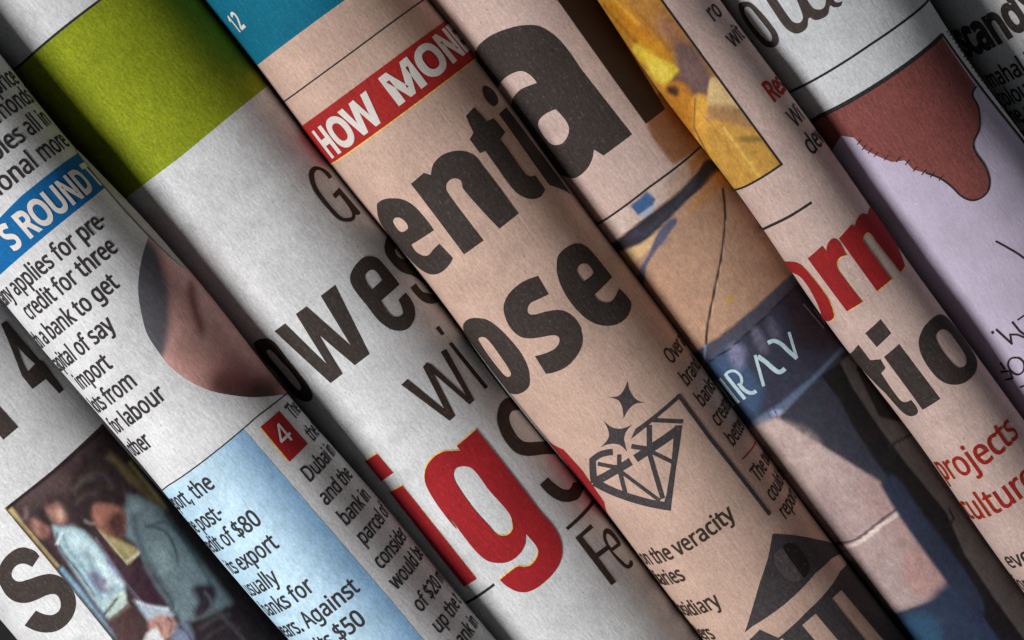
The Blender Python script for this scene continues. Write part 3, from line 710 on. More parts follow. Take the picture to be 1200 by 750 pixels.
lay = [
    # wall, window frame and table edge behind the people
    (V('-60,-100 460,-200 300,60 330,300 100,260 -20,160'), (74, 56, 58), 22), (V('60,90 240,-20 330,60 300,160 120,180'), (86, 68, 68), 16), (V('440,-120 600,-60 760,200 1000,480 960,520 700,200 540,100'), (58, 46, 44), 10),
    (C_('470,-60 560,20 660,110 760,230', 44), (122, 104, 72), 7), (C_('570,-30 650,70 730,170', 14), (164, 146, 98), 4), (C_('440,0 520,50 545,110', 16), (140, 122, 90), 4),
    (V('-60,60 40,150 500,760 430,800'), (176, 158, 108), 3), (C_('20,150 130,290 250,430', 22), (190, 172, 118), 3), (C_('260,440 380,580 540,790', 36), (126, 164, 190), 5), (C_('330,530 430,650 520,760', 12), (170, 198, 214), 4),
    (C_('30,185 150,320 300,500 480,720 540,800', 16), (50, 36, 38), 4), (V('100,240 200,300 330,480 480,700 620,800 700,760 640,620 480,440 340,260 200,160'), (70, 48, 52), 10),
    # the people at the left: two heads and a pale blue shirt
    (Vs('90,190 120,150 170,150 210,180 215,215 170,225 120,230'), (66, 52, 52), 10), (Vs('135,230 160,215 190,230 215,262 210,292 185,302 155,280'), (150, 108, 96), 7), (Vs('175,250 205,262 205,290 185,292'), (112, 72, 64), 6), (C_('108,170 116,195 112,215', 14), (120, 98, 92), 7),
    (Vs('150,190 185,175 225,215 225,245 190,240'), (46, 36, 38), 7), (Vs('205,165 235,140 270,160 292,205 282,240 250,238 222,212'), (158, 118, 104), 8), (Vs('250,185 270,180 278,212 262,222'), (206, 164, 146), 6), (Vs('200,140 240,110 300,130 310,190 290,180 260,140 215,160'), (62, 46, 48), 10),
    (V('232,250 300,255 370,272 430,335 500,432 545,500 552,560 540,600 470,650 430,600 340,470 262,350'), (164, 192, 202), 6),
    (C_('300,285 370,340 430,410 490,490', 52), (194, 216, 222), 16), (C_('250,280 262,340 330,430 420,560', 9), (70, 86, 96), 3), (C_('275,285 300,350 370,440 450,570', 8), (120, 144, 154), 4), (C_('280,270 262,300 250,330', 10), (212, 226, 228), 3),
    (C_('380,360 410,440 450,520', 22), (128, 150, 162), 10), (Vs('395,455 445,470 462,515 440,540 408,505'), (104, 104, 130), 8), (Vs('440,480 480,500 490,540 455,540'), (120, 116, 140), 8), (C_('430,400 480,460 520,500', 10), (214, 230, 232), 5), (C_('470,520 510,480 540,510', 18), (186, 200, 206), 8),
    (V('455,590 540,545 560,590 480,660'), (176, 194, 186), 5), (C_('455,640 490,600 515,565', 10), (56, 50, 62), 3), (C_('480,660 530,635 570,600', 9), (128, 108, 92), 3), (C_('500,560 540,545 545,570', 10), (208, 222, 200), 4),
    # table edge and papers between
    (C_('420,300 500,420 560,510 640,600', 8), (150, 140, 160), 3), (C_('470,400 520,470', 7), (120, 118, 176), 3), (V('340,180 420,260 470,300 600,440 720,600 640,600 560,510 440,330'), (66, 46, 52), 9), (V('600,400 640,400 730,560 735,600 650,600 560,500'), (60, 38, 48), 6),
    (V('428,255 520,318 612,350 606,376 570,418 500,345'), (150, 134, 92), 4), (Vs('480,300 560,330 590,352 570,380 520,345'), (176, 160, 112), 7), (C_('556,408 590,384 616,362', 12), (206, 200, 176), 3), (C_('436,262 500,345 560,412', 7), (196, 186, 150), 3),
    # the bowed man at the right: dark curly hair, face in profile, grey-teal shirt
    (V('545,105 600,115 700,165 810,285 920,410 1015,520 1045,570 960,650 860,662 800,672 750,600 690,520 640,420 600,330 548,290'), (122, 140, 144), 7),
    (C_('600,150 700,250 800,370 900,500', 40), (142, 158, 162), 18), (C_('640,250 720,270 770,350 780,430', 10), (70, 82, 88), 5), (C_('655,250 740,240 860,390 930,510', 8), (80, 96, 102), 5), (C_('590,200 600,280 640,380 700,500', 20), (84, 96, 104), 9), (C_('690,320 720,380 735,440', 40), (158, 174, 176), 18),
    (C_('640,420 700,500 760,590', 26), (86, 88, 98), 9), (C_('780,420 820,500 830,580', 26), (138, 154, 158), 12), (C_('720,190 890,395 1030,555', 16), (70, 96, 102), 6), (C_('900,430 960,510 1005,565', 24), (140, 156, 158), 9), (Vs('850,520 900,505 945,520 945,580 890,650 850,640 870,580'), (60, 48, 58), 9), (C_('900,540 930,600 890,650', 8), (110, 116, 124), 5),
    (V('700,60 800,100 1000,400 1200,680 1060,640 880,400 740,210'), (46, 37, 39), 12),
    (Vs('395,150 440,140 520,158 548,200 542,285 505,292 455,275 420,240'), (158, 104, 90), 7), (C_('408,160 425,200 440,245', 12), (176, 122, 104), 5), (Vs('470,235 530,190 545,280 505,292'), (84, 54, 50), 9), (C_('372,225 398,238 420,236', 9), (150, 130, 122), 4), (C_('430,165 470,160 500,180', 16), (156, 104, 90), 8),
    (Vs('300,120 315,60 370,0 440,-50 510,-15 548,60 556,140 540,160 480,150 420,150 400,185 360,215 325,190'), (54, 42, 43), 8), (C_('320,100 360,50 410,30', 20), (92, 80, 78), 9), (C_('330,150 380,110 420,110', 14), (84, 70, 68), 8), (C_('420,10 470,40 490,90', 12), (78, 64, 64), 8), (C_('460,100 500,110 540,140', 10), (40, 30, 32), 6),
    # hands and papers
    (V('590,575 640,598 740,612 765,640 700,690 650,664'), (176, 190, 204), 6), (C_('600,582 660,602 740,615', 8), (224, 232, 240), 3), (C_('715,530 740,560 765,610', 10), (60, 90, 94), 3), (Vs('655,665 715,638 770,665 768,720 710,750 662,715'), (190, 146, 134), 7), (C_('680,670 710,700 705,740', 9), (148, 104, 96), 4), (C_('735,650 755,680 745,720', 8), (110, 78, 72), 4),
    (V('620,770 640,722 685,692 735,780'), (222, 222, 222), 4), (Vs('770,700 820,680 850,740 840,800 760,780'), (132, 142, 164), 9), (C_('790,690 830,730 850,790', 12), (70, 64, 78), 5), (V('480,665 570,612 650,680 625,760 510,780'), (74, 54, 54), 9),
    (V('870,665 1000,600 1120,690 1240,820 850,820'), (52, 42, 44), 9), (C_('880,700 960,650 1010,640', 12), (84, 74, 78), 7), (C_('900,750 990,690 1060,700', 10), (74, 64, 68), 7), (C_('930,600 1010,680 1080,760', 10), (96, 90, 94), 7),
    (V('20,170 235,0 460,-190 470,-178 245,14 30,184'), (38, 30, 30), 2)]
px_print(r0, 'photograph', [PH0], photo_mat(), 0.6, gx=0.022, gy=0.022, paint=painter((48, 36, 38), lay, 0.30, 3, 0.62), label='colour photo of bowed people in pale blue and grey shirts')

# ================================================================== roll 1
def T(r, name, lines, mat, layer, label=None):
    for a in lines:                                                 # every line of type is a part of its own
        g = type_line(r, *a[:2], **a[2])
        if g: print_mesh(r, name, g, mat, layer, label=label)

U = dict(em=0.300, cx=0.86, bold=0.016)
T(r1, 'text_line', [('of diamonds in', (25, 127), dict(at=8, **U)), ('tables all in', (36.5, 159.5), dict(at=7, **U)), ('national more', (51.5, 190.5), dict(at=9, **U)),
                        ('special price', (7, 105), dict(at=9, **U))], I_SOFT, 1)
BN = shape('-70,311 0,255 24.7,230 95,177 106,168 140,204 124,219 110.7,230 0,322 -60,372', poly=True)
bn = px_print(r1, 'banner', [BN], ink('blue_ink', (10, 94, 152), 0.85, 1.15, (70, 150, 206)), 1)
b2 = print_mesh(r1, 'banner_lettering', type_line(r1, "S ROUND T", (33, 280), em=0.40, cx=0.74, bold=0.042, at=2), I_WHITE, 2, parent=bn)
L = dict(em=0.285, cx=0.755, bold=0.020, right=True)
T(r1, 'text_line', [('company applies for pre-', (127, 262), L), ('credit for three', (139.5, 293), L), ('with a bank to get', (141, 335), L), ('capital of say', (136, 385), L),
                        ('import', (132.5, 430), L), ('lots from', (162, 450), L), ('for labour', (196, 465.5), L), ('other', (180, 521), L)], I_SOFT, 1)
OV = shape('172,281* 165,310 162.5,340 167,371 173,392 187,414 200,430 221,446 245,457.5 272,463.5 299,466 330,463* 420,440* 200,200*')
lay = [(shape('150,260 240,330 190,420 150,420', poly=True), (92, 90, 96), 4), (shape('186,292* 230,300 330,420 340,480 240,470 205,440 196,420 199,380 198,340 190,310'), (206, 158, 151), 6),
       (shape('180,280 200,310 230,370 236,400 250,380 220,320'), (214, 172, 166), 8), (shape('222,330 234,365 238,395 228,375'), (140, 88, 84), 5),
       (shape('236,430 262,424 300,436 330,450 330,480 270,472 240,455'), (120, 70, 68), 18), (shape('250,446 280,452 320,448 320,475 270,470'), (72, 52, 48), 10),
       (shape('205,400 230,395 250,420 240,445 215,435'), (176, 134, 126), 14)]
px_print(r1, 'photograph', [OV], photo_mat(), 0.6, gx=0.04, gy=0.03, paint=painter((204, 154, 147), lay, 0.16, 5, 1.2), label='oval photo of a chin and neck')
px_print(r1, 'rule_line', [stroke('150,606 197,569 300,489 346,453', 1.6)], I_RULE, 1, label='thin black rule over the blue panel')
BP = shape('100,648 197,571.5 284,502 317,540 391,626 460,707 520,780 380,900', poly=True)
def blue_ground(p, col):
    # printed tint deeper towards both sides; its pale middle is partly a painted-in highlight
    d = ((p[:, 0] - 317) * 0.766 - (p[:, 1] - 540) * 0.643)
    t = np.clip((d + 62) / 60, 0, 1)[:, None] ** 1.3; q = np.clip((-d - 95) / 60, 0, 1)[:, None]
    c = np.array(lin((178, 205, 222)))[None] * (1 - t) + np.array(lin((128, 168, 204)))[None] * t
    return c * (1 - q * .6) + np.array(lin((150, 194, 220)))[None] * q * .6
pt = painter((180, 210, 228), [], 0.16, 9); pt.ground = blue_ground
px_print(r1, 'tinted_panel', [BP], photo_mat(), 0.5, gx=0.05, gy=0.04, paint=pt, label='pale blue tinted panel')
T(r1, 'text_line', [('report, the', (253, 570), L), ('the post-', (264, 606), L), ('credit of $80', (308, 612), L), ('its export', (328, 640), L), ('usually', (329, 681), L),
                        ('banks for', (370, 690), L), ("years. Against", (422, 691), L), ('its $50', (430, 728), L), ('with its', (432, 768), L)], I_SOFT, 1, 'black article text on the blue panel')
BX = shape('304.2,500.8 325.8,482.5 359.2,520.8 338.3,541.7', poly=True)
px_print(r1, 'number_box', shifted([BX], -0.9, 0.9), I_YEL, 1)
nb = px_print(r1, 'number_box', [BX], I_RED, 2)
print_mesh(r1, 'box_number', type_line(r1, '4', (331.5, 524.5), em=0.33, cx=1.0, bold=0.01), I_WHITE, 3, parent=nb)
Rr = dict(em=0.262, cx=0.72, bold=0.018)
T(r1, 'text_line', [('The bank', (344.5, 492.5), Rr), ('the two', (366.5, 518.5), Rr), ('Dubai in', (361.5, 566.5), Rr), ('and the', (381.5, 593.5), Rr), ('bank in', (404.5, 617.5), Rr), ('parcel of', (425.5, 640), Rr),
                        ('consider', (445.5, 668.5), Rr), ('would be', (463.5, 692.5), Rr), ('of $20 m', (491.5, 719), Rr), ('up the t', (513, 744), Rr), ('bank in', (534, 768), Rr)], I_SOFT, 1, 'narrow column of black text at the right edge')

# ================================================================== roll 2
GB = shape('-40,128 27,75 115,3 250,-110 420,20 317,98 213,182.7 160,222.7 90,276', poly=True)
px_print(r2, 'colour_band', [GB], ink('lime_ink', (134, 146, 24), 0.70, 1.26, (196, 204, 100)), 0.6, label='lime green band')
px_print(r2, 'rule_line', [stroke('-40,127 27,74 115,2 250,-109', 3)], I_RULE, 1)
Z = (340, 180, 7.5)
G_ = shape('330,235* 355,215* 310,160 240,125 190,125 155,170 160,240 200,340 290,460 380,560 440,600 510,607 550,590 560,548* 590,550* 605,532* 415,308* 360,370* 385,405* 420,372* 520,510 530,560 500,575 450,570 390,520 290,400 220,290 200,210 215,160 250,155 290,185', Z)
px_print(r2, 'headline_lettering', [G_], I_BROWN, 1, label='thin black capital G')
Z = (300, 370, 6)
O_ = [shape('-12,200 0,178 40,160 90,160 140,195 220,300 300,400 360,480 390,540 395,580 370,605 320,600 240,540 140,400 40,290', Z), shape('80,240 110,245 180,320 260,410 310,490 315,520 290,520 220,440 130,330 85,270', Z)]
Wd = shape('321.7,388 334,379 384,428 346.7,368 359,359 411.7,405.8 375.8,346.7 392.5,334 433,415 415.8,428 374,392.5 401.7,438 387.5,449', poly=True)
Z = (340, 270, 6)
E_ = [shape('425,370 420,325 430,290 460,240 510,195 560,185 610,200 680,270 740,340 770,380* 640,495* 680,555 720,600 755,607 790,590 795,560 765,485* 815,435* 870,510 885,580 870,640 830,690 770,705 700,690 620,630 540,530 460,430', Z), shape('525,320 560,282 595,285 645,350* 575,415* 540,370', Z)]
Sa = shape('690,30* 662,80 660,150 700,215 780,290 860,318 930,360* 990,400* 910,290 830,215 770,200 735,160 735,125 755,110*', Z)
Sb = shape('850,400* 885,370* 930,425 970,440* 1070,490* 1010,512 950,500 890,450', Z)
px_print(r2, 'headline_lettering', [O_, Wd, E_, Sa, Sb], I_BLACK, 1, label='bold black headline letters owes')
Z = (460, 380, 6)
Wt = shape('60,425 105,385 365,600 215,300 240,268 275,280 520,505 345,190 385,168 575,535 540,565 290,345 440,645 400,680', Z, poly=True)
It = [shape('403,132 425,120 672,440 650,457', Z, poly=True), shape('312,20 335,5 375,62 352,72', Z, poly=True)]
px_print(r2, 'headline_lettering', [Wt] + It, I_BROWN, 1, label='thin black letters wi')
Z = (570, 460, 6)
St = shape('215,62* 170,45 130,45 90,90 70,180 85,260 130,350 200,425 280,450 400,440 480,440* 440,350* 350,352 260,350 210,310 165,230 155,180 170,140 210,128 250,140*', Z)
Su = shape('370,650* 425,600* 480,650 540,685 580,680 600,640* 700,640* 670,700 640,750 570,772 500,760 430,715', Z)
px_print(r2, 'headline_lettering', [St, Su], I_BROWN, 1, label='black capital S running off the edge')
Z = (640, 570, 6)
Fs = shape('205,360 310,265 330,290 255,355 350,470 425,415 445,440 370,500 495,670 460,695', Z, poly=True)
Es = [shape('400,340 405,310 425,295 460,310 520,390 525,415* 468,455* 540,525 575,550 588,520* 606,520* 610,555 580,577 540,555 460,465 410,385', Z), shape('425,335 455,345 500,400* 458,432* 430,385', Z)]
px_print(r2, 'headline_lettering', [Fs, Es], I_BROWN, 1, label='thin black letters Fe')
px_print(r2, 'rule_line', [stroke('145,300 330,105', 26, Z)], I_BROWN, 1)
px_print(r2, 'rule_line', [stroke('540,707 579,685', 3.2)], I_RULE, 1)
Z = (420, 500, 6); Y = (500, 580, 6)
IG = [shape('427.5,540.8 441.7,531.7 460.8,554.2 446.7,564.2', poly=True), shape('456.7,576.7 471.7,569 559,678 545,686', poly=True)]
g1, c1 = parse('825,20* 690,135* 715,168* 650,172 600,175 540,205 490,260 468,320 470,390 500,460 570,570 690,720', Z)
g2, c2 = parse('150,150 260,290 340,390 420,460 500,480 580,470 650,420 690,350 692,268* 730,310 770,360 785,400 770,450 730,495 690,508 640,505 580,545 515,597* 560,640 640,680 720,680 810,630 900,540 945,450 950,370 930,290 880,210 800,120', Y)
g3, c3 = parse('1180,470* 1000,240*', Z)
c3 = [False, True]
gout = smooth(np.concatenate((g1, g2, g3)), c1 + c2 + [True, True])
k1, d1 = parse('670,320 690,290 740,278 790,290 840,340 920,450 1020,560 1070,630 1085,690', Z)
k2, d2 = parse('605,215 605,240 580,275 540,290 490,275 430,210 340,110', Y)
k3, d3 = parse('760,510 700,420 672,365', Z)
IG.append([gout, smooth(np.concatenate((k1, k2, k3)), d1 + d2 + d3)])
px_print(r2, 'headline_lettering', shifted(IG, -0.7, -1.25), I_YEL, 1, label='yellow fringe of the red letters')
px_print(r2, 'headline_lettering', IG, I_RED, 2, label='large red letters ig')

# ================================================================== roll 3
TB = shape('200,152 304,74.5 400,3 520,-84 380,-230 60,-60', poly=True)
px_print(r3, 'colour_band', [TB], ink('teal_ink', (8, 102, 128), 0.82, 1.18, (70, 156, 178)), 0.6, label='teal block')
print_mesh(r3, 'page_number', type_line(r3, '12', (288, 30.5), em=0.30, cx=0.72, bold=0.03, right=True), I_WHITE, 1.6)
px_print(r3, 'rule_line', [stroke('280,158 335,117.5 414,60 497,-0.5 560,-46', 1.8)], I_RULE, 1)
RB = shape('348,152 360,143 473,60 518.7,26.7 560,-3 590,44 546.7,76 390.7,189.5 380,198', poly=True)
px_print(r3, 'banner', shifted([RB], 0.4, 1.4), I_YEL, 1)
rb = px_print(r3, 'banner', [RB], ink('scarlet_ink', (160, 38, 36), 0.82, 1.2, (212, 92, 82)), 1.6)
lt = type_line(r3, 'HOW', (450.5, 137.5), em=0.475, cx=0.86, bold=0.050, right=True) + type_line(r3, 'MONEY', (464, 124), em=0.475, cx=1.06, bold=0.050)
print_mesh(r3, 'banner_lettering', lt, I_WHITE, 2.4, parent=rb)
Z = (420, 210, 6); Q = (500, 120, 6)
e3 = [shape('135,200 140,165 180,140 240,133 310,142 380,180 440,240 500,315 530,360* 370,462* 400,510 450,540 490,535 530,490 568,455* 665,555* 640,600 590,650 530,672 470,660 400,610 300,500 220,400 150,285', Z), shape('245,290 270,268 310,280 345,322 345,350 300,372 262,335', Z)]
n3 = shape('481.7,215.3* 496.5,202.7* 505,205.5* 508,192 518,182 531.7,177.5 545,178 556.7,184 566.7,196.7 586,222* 606.7,250.8* 585,268* 543,221.7 540,212 533,209 526,212 522.5,219 526,228 566.7,281.7* 544,298*')
t3 = shape('554,126.7* 545,136.7* 554,155.8* 549.7,163.7* 561.7,180* 568,177.5* 578,191.7 593,213 603,225 613,231.7 623,234 631.7,231.7 637.5,223* 625.8,206.7* 619,207.5 613,203 600,185 585,164* 590,155.8* 576.7,140* 569,143* 564,136.7*')
i3 = [shape('564,103 570,104 578,112 581,121 577,126 570,121 565,113'), shape('582.5,135* 590,128* 668,228* 642.5,218*', poly=True)]
px_print(r3, 'headline_lettering', [e3, n3, t3] + i3, I_BLACK, 1, label='bold black headline letters enti')
Z = (530, 360, 6); Q = (570, 280, 6)
o3 = [shape('78,140 85,110 115,82 170,72 250,85 330,140 420,230 490,320 535,410 552,500 540,560 480,600 420,595 350,545 250,430 150,290 90,190', Z), shape('190,215 230,205 270,235 350,340 415,440 420,472 390,480 340,430 260,330 205,250', Z)]
a1, b1 = parse('360,262* 435,390* 360,425 310,450 290,490 300,525 340,530 420,510 500,500 560,515 620,560 665,630', Q)
a2, b2_ = parse('905,165 915,210 910,270 870,350 800,420 720,455 662,465* 585,340* 660,320 720,290 750,250 750,210 715,195 640,205 560,215 490,205 430,160', Z)
a3, b3 = parse('150,580 125,500 130,440 170,370 240,310 300,280', Q)
s3 = smooth(np.concatenate((a1, a2, a3)), b1 + b2_ + b3)
f3 = [shape('490,180 500,120 540,75 610,38 660,38 710,65 770,130 830,205 880,270* 755,395* 790,435 850,450 890,425 910,390 930,350* 1010,440 1012,490 985,550 930,595 850,612 760,595 680,545 600,460 530,350 495,250', Q), shape('632,215 660,180 700,178 735,210 745,245 680,300* 645,255', Q)]
px_print(r3, 'headline_lettering', [o3, s3, f3], I_BLACK, 1, label='bold black headline letters ose')
px_print(r3, 'colour_mark', [shape('643,516 700,590 714,608 707,590 682,553 660,527', poly=True)], I_RED, 1, label='sliver of red print at the left edge')
Z = (670, 440, 7.5); Q = (670, 500, 6)
star = [shape('490,50* 505,125 545,195 580,222 635,240* 560,250 500,300 455,380* 445,290 420,230 380,205 310,190* 400,185 450,140', Z), shape('275,400* 340,455 400,472 460,465 530,435* 475,500 458,560 470,625 485,675* 430,620 370,605 310,612 240,640* 300,585 325,530 310,460', Z)]
dl = [shape('520,560 560,470 930,165 940,205 780,345', Z, poly=True), stroke('931,172 1200,545 1740,1225', 34, Z) / 1.0,
      stroke('690,392 968,408', 34, Z)]
dl += [shape('770,-5 765,30 728,300 695,590 640,560 665,480 700,250 715,40 720,-5', Q, poly=True), stroke('150,395 300,468 500,528 694,562', 54, Q, True), stroke('142,232 152,402', 46, Q),
       stroke('130,250 200,200 285,182', 44, Q, True), stroke('165,388 300,315 412,248', 56, Q), stroke('448,226 545,160 740,25', 59, Q), stroke('178,266 330,292', 26, Q), stroke('332,200 330,300 375,478', 31, Q),
       stroke('345,322 620,520', 24, Q), stroke('540,170 640,505', 33, Q), stroke('550,172 705,248', 26, Q), stroke('543,-10 545,150', 36, Q), stroke('418,140 540,158', 31, Q)]
px_print(r3, 'diamond_drawing', star + dl, ink('charcoal_ink', (66, 60, 62)), 1, label='black line drawing of a diamond with two sparkles')
Cc = dict(em=0.262, cx=0.74, bold=0.018)
T(r3, 'text_line', [('Over a', (786, 428), Cc), ('brand in', (804, 454), Cc), ('banks the', (822, 478.5), Cc), ('created', (840.5, 501.5), Cc), ('better at', (857.5, 524.5), Cc), ('The two', (888, 566), Cc), ('could be', (906, 588.5), Cc), ('report', (921, 609), Cc)], I_BROWN, 1, 'narrow column of black text at the right edge')
px_print(r3, 'rule_line', [stroke('868.5,539 886,517', 1.6)], I_DKRED, 1)
B3 = dict(em=0.288, cx=0.80, bold=0.020, right=True)
T(r3, 'text_line', [('on the veracity', (861.5, 606), B3), ('of the diaries', (805.5, 678), B3), ('subsidiary', (847, 708.5), B3), ('or lenders', (840, 748), B3)], I_BROWN, 1)
Z = (840, 610, 6)
ped = shape('390,95 560,103 720,128 900,170 900,215 820,260 700,370 480,590 250,745 195,790 225,700 300,440 360,260', Z, poly=True)
low = shape('300,770 430,830 640,640 880,350 960,250 1500,900 1500,1300 100,1300 160,900', Z, poly=True)
hole = [shape('600,740 700,655 1000,1010 900,1100', Z, poly=True), shape('820,545 890,480 1230,900 1130,940', Z, poly=True), shape('360,905 460,830 760,1200 640,1290', Z, poly=True)]
px_print(r3, 'bank_drawing', [ped, [low] + hole], ink('charcoal_ink', (66, 60, 62)), 1, label='black drawing of a classical bank front')
px_print(r3, 'bank_drawing', [shape('460,180* 530,160 600,215 645,290 655,360 620,402*', Z)], ink('black_ink_dense', (34, 29, 28)), 1.8)
px_print(r3, 'bank_drawing', [shape('460,190* 400,250 430,340 490,410 560,430 615,405*', Z)], ink('grey_ink', (84, 77, 76)), 1.8)

# ================================================================== roll 4
A_ = [shape('557,62* 562,52 578,40 600,32 616,29.5 632,31 650,42 664,57 680,80* 740.8,157.5* 707,182.8* 695.5,175.5* 693,188 686,200 674,208.5 664,207 652,201* 640,190* 596,132* 600,122 602,114 610,105 621,100 629.5,97* 622,88 612,83 601,85.5 590,93 584,102* 578,104*'),
      shape('651,128* 660,137.5 666,147.5 666,157 660,167 652.5,170 645,168 636.7,158 631,147 632.5,140 640,133')]
px_print(r4, 'headline_lettering', [A_], I_BLACK, 1, label='huge black letter a')
px_print(r4, 'colour_bar', [shape('653,0 600,-72 650,-110 700,0 779,128 757,145', poly=True)], ink('dark_brown_ink', (52, 36, 26), 0.85, 1.15, (60, 44, 34)), 1, label='dark brown bar')
pk = painter((203, 176, 167), [(shape('790,60 757,145 764,162 776,178 790,193 830,170 900,180 800,60', poly=True), (150, 104, 74), 5), (shape('700,0 706,-4 800,120 830,150 816,156', poly=True), (176, 136, 108), 3)], 0.16, 11)
px_print(r4, 'tinted_panel', [shape('701,-2 760,40 900,160 818,174 785,198 772,190 758,165 754,147 757,145 779,128', poly=True)], photo_mat(), 0.5, gx=.04, gy=.04, paint=pk, label='brown tinted corner')
Z = (690, 160, 6); X = (800, 340, 6); K = (600, 180, 3.75); Vv = (880, 370, 3.75); Vw = (880, 550, 3.75)
PH4 = np.concatenate((shape('640,306 700,262.5 760,220 818,174.5 930,80', poly=True), shape('1400,600 1400,1000 1000,900', poly=True)))
lay = [
    (shape('40,620 300,470 560,260 800,90 850,140 640,370 330,620 160,750 60,780', Z, poly=True), (200, 176, 166), 2),
    (shape('560,290 800,90 830,140 650,370 540,450', Z, poly=True), (176, 146, 124), 10, .5), (shape('700,170 800,90 840,150 720,290', Z, poly=True), (164, 118, 78), 8),
    (shape('290,490 410,385 470,440 440,500 350,555', Z, poly=True), (62, 96, 140), 3), (shape('350,555 440,490 480,490 400,570', Z, poly=True), (170, 178, 200), 4),
    (shape('-40,900 170,748 330,622 500,492 650,372 760,252 820,165 870,165 960,200 900,252 830,332 700,442 560,582 380,745 200,880', Z), (48, 44, 52), 3),
    (shape('300,690 420,640 640,430 700,330 760,300 700,400 540,560 360,720', Z), (66, 68, 84), 14, .5),
    (shape('0,900 380,748 520,650 440,780 200,1000', Z, poly=True), (206, 172, 128), 4),
    (shape('480,745 520,650 610,575 560,680 520,760', Z), (120, 120, 150), 4),
    (shape('555,570 562,510 600,440 650,335 720,285 690,350 630,430 590,500 578,570', K), (92, 90, 112), 3),
    (shape('830,330 900,250 960,260 930,330 800,500 700,520', Z), (186, 136, 86), 10, .4),
    (stroke('925,150 932,200 936,300 922,440 890,600 862,740 855,800 850,860', 11, K, True), (60, 42, 38), 1.5),
    (stroke('940,300 928,440 897,600 870,740', 2.5, K, True), (210, 180, 160), 1.2, ),
    (shape('955,620 975,635 960,660 940,650', K), (186, 150, 80), 3),
    # the collar
    (shape('60,450 250,330 450,170 640,0 900,-250 1300,200 1500,500 1130,440 900,640 700,850 450,972 300,1010 100,800', X, poly=True), (54, 54, 70), 2.5),
    (shape('60,450 250,330 450,170 640,0 860,-210 900,-130 770,0 560,200 340,400 170,520 120,530', X, poly=True), (76, 74, 88), 3),
    (shape('170,525 400,370 420,480 560,700 540,830 440,960 300,1010 120,800', X), (64, 84, 114), 14), (shape('130,560 300,700 440,960 380,1010 200,900', X), (52, 86, 120), 10),
    (shape('320,400 420,390 440,520 380,560', X), (124, 122, 150), 10, .5), (shape('480,280 540,280 600,420 560,440', X), (112, 106, 126), 8, .5), (shape('580,200 640,200 700,330 640,340', X), (92, 88, 106), 8, .5),
    (shape('700,60 900,-60 1200,300 1000,420 820,400 760,240', X), (48, 38, 46), 16), (shape('780,0 1000,-100 1240,300 1100,300', X, poly=True), (40, 32, 36), 10),
    (shape('450,940 680,800 900,620 1120,400 1180,440 920,680 700,870 470,990', X, poly=True), (92, 106, 132), 5), (shape('620,860 680,840 700,860 640,885', X), (150, 160, 190), 4), (shape('980,600 1120,420 1160,450 1010,610', X, poly=True), (70, 66, 78), 5),
    (stroke('60,452 250,332 450,172 640,2 800,-150', 7, X), (150, 118, 92), 1.2), (stroke('160,520 340,405 560,208 770,2 900,-120', 10, X), (40, 32, 40), 1.2), (stroke('160,380 150,520', 14, X), (120, 140, 170), 2),
    # jacket, shirt
    (shape('870,505 912,490 985,415 1010,390 1300,700 1400,1000 1000,900', poly=True), (56, 56, 68), 3),
    (shape('985,418 1003,438 1090,560 1260,800 1300,800 1200,600 1010,395', poly=True), (36, 32, 34), 4), (shape('375,225 430,270 600,480 850,800 1200,1200 1300,1100 700,500 560,480 420,240', Vv, poly=True), (80, 74, 74), 3),
    (shape('420,240 480,200 620,340 600,470 500,400', Vv, poly=True), (34, 30, 30), 4), (shape('600,575 680,530 720,560 620,590', Vv, poly=True), (62, 56, 56), 5), (stroke('600,585 700,530', 8, Vv), (46, 40, 40), 1.5),
    (stroke('870,170 880,210 860,240', 8, Vw), (40, 34, 34), 1.5), (stroke('0,140 120,455 240,540 480,600', 5, Vv), (60, 58, 70), 1),
    (shape('876,503* 912,490* 955,517 1000,545 1032,566 1050,585 1061,600 1083,633 1115,681 1100,700 1040,722 1010,735 960,700 800,480*'), (182, 158, 155), 4),
    (shape('880,510 912,495 960,525 940,590 900,560'), (196, 172, 166), 18, .5), (shape('1010,560 1050,590 1080,635 1050,640 1020,600'), (182, 150, 146), 14, .5), (shape('1070,640 1112,680 1090,700 1060,680'), (190, 148, 142), 10, .5),
    (stroke('979,637 1003,632 1030,612 1060,590', 3, None, True), (96, 74, 84), 1.5), (stroke('980,643 1004,637 1031,617 1061,596', 5, None, True), (228, 208, 200), 1.5),
    (shape('1115,681 1100,690 1086,705 1060,716 1030,722 1000,745 1100,900 1250,900 1180,760'), (46, 58, 80), 16), (shape('1060,725 1100,730 1090,770 1050,770'), (48, 80, 108), 16), (shape('1032,569 1050,571 1100,640 1180,740 1170,760 1115,690'), (48, 56, 82), 5),
    (shape('962,440 985,470 1000,500 1030,545 1072,600 1101,650 1140,705 1170,749 1200,790 1240,790 1200,749 1165,700 1131,650 1109,600 1060,540 1030,500 1000,455 985,425', poly=True), (32, 28, 30), 3),
    (shape('985,425 1000,455 1030,500 1060,540 1109,600 1131,650 1165,700 1200,749 1240,790 1330,790 1200,670 1060,470 1000,410', poly=True), (96, 89, 88), 3),
    (shape('1003,432 1018,415 1050,455 1055,495 1030,488', poly=True), (36, 32, 33), 3), (stroke('1040,524 1075,505', 3), (52, 46, 46), 1.5), (stroke('1112,596 1118,608 1110,618', 2.5), (46, 40, 40), 1.5), (shape('1040,560 1080,600 1150,700 1150,720 1110,680 1070,620'), (48, 54, 74), 5)]
px_print(r4, 'photograph', [PH4], photo_mat(), 0.6, gx=0.024, gy=0.022, paint=painter((180, 142, 118), lay, 0.18, 21, 0.55), label='colour photo of a neck with straps, a navy collar and a pale shirt')
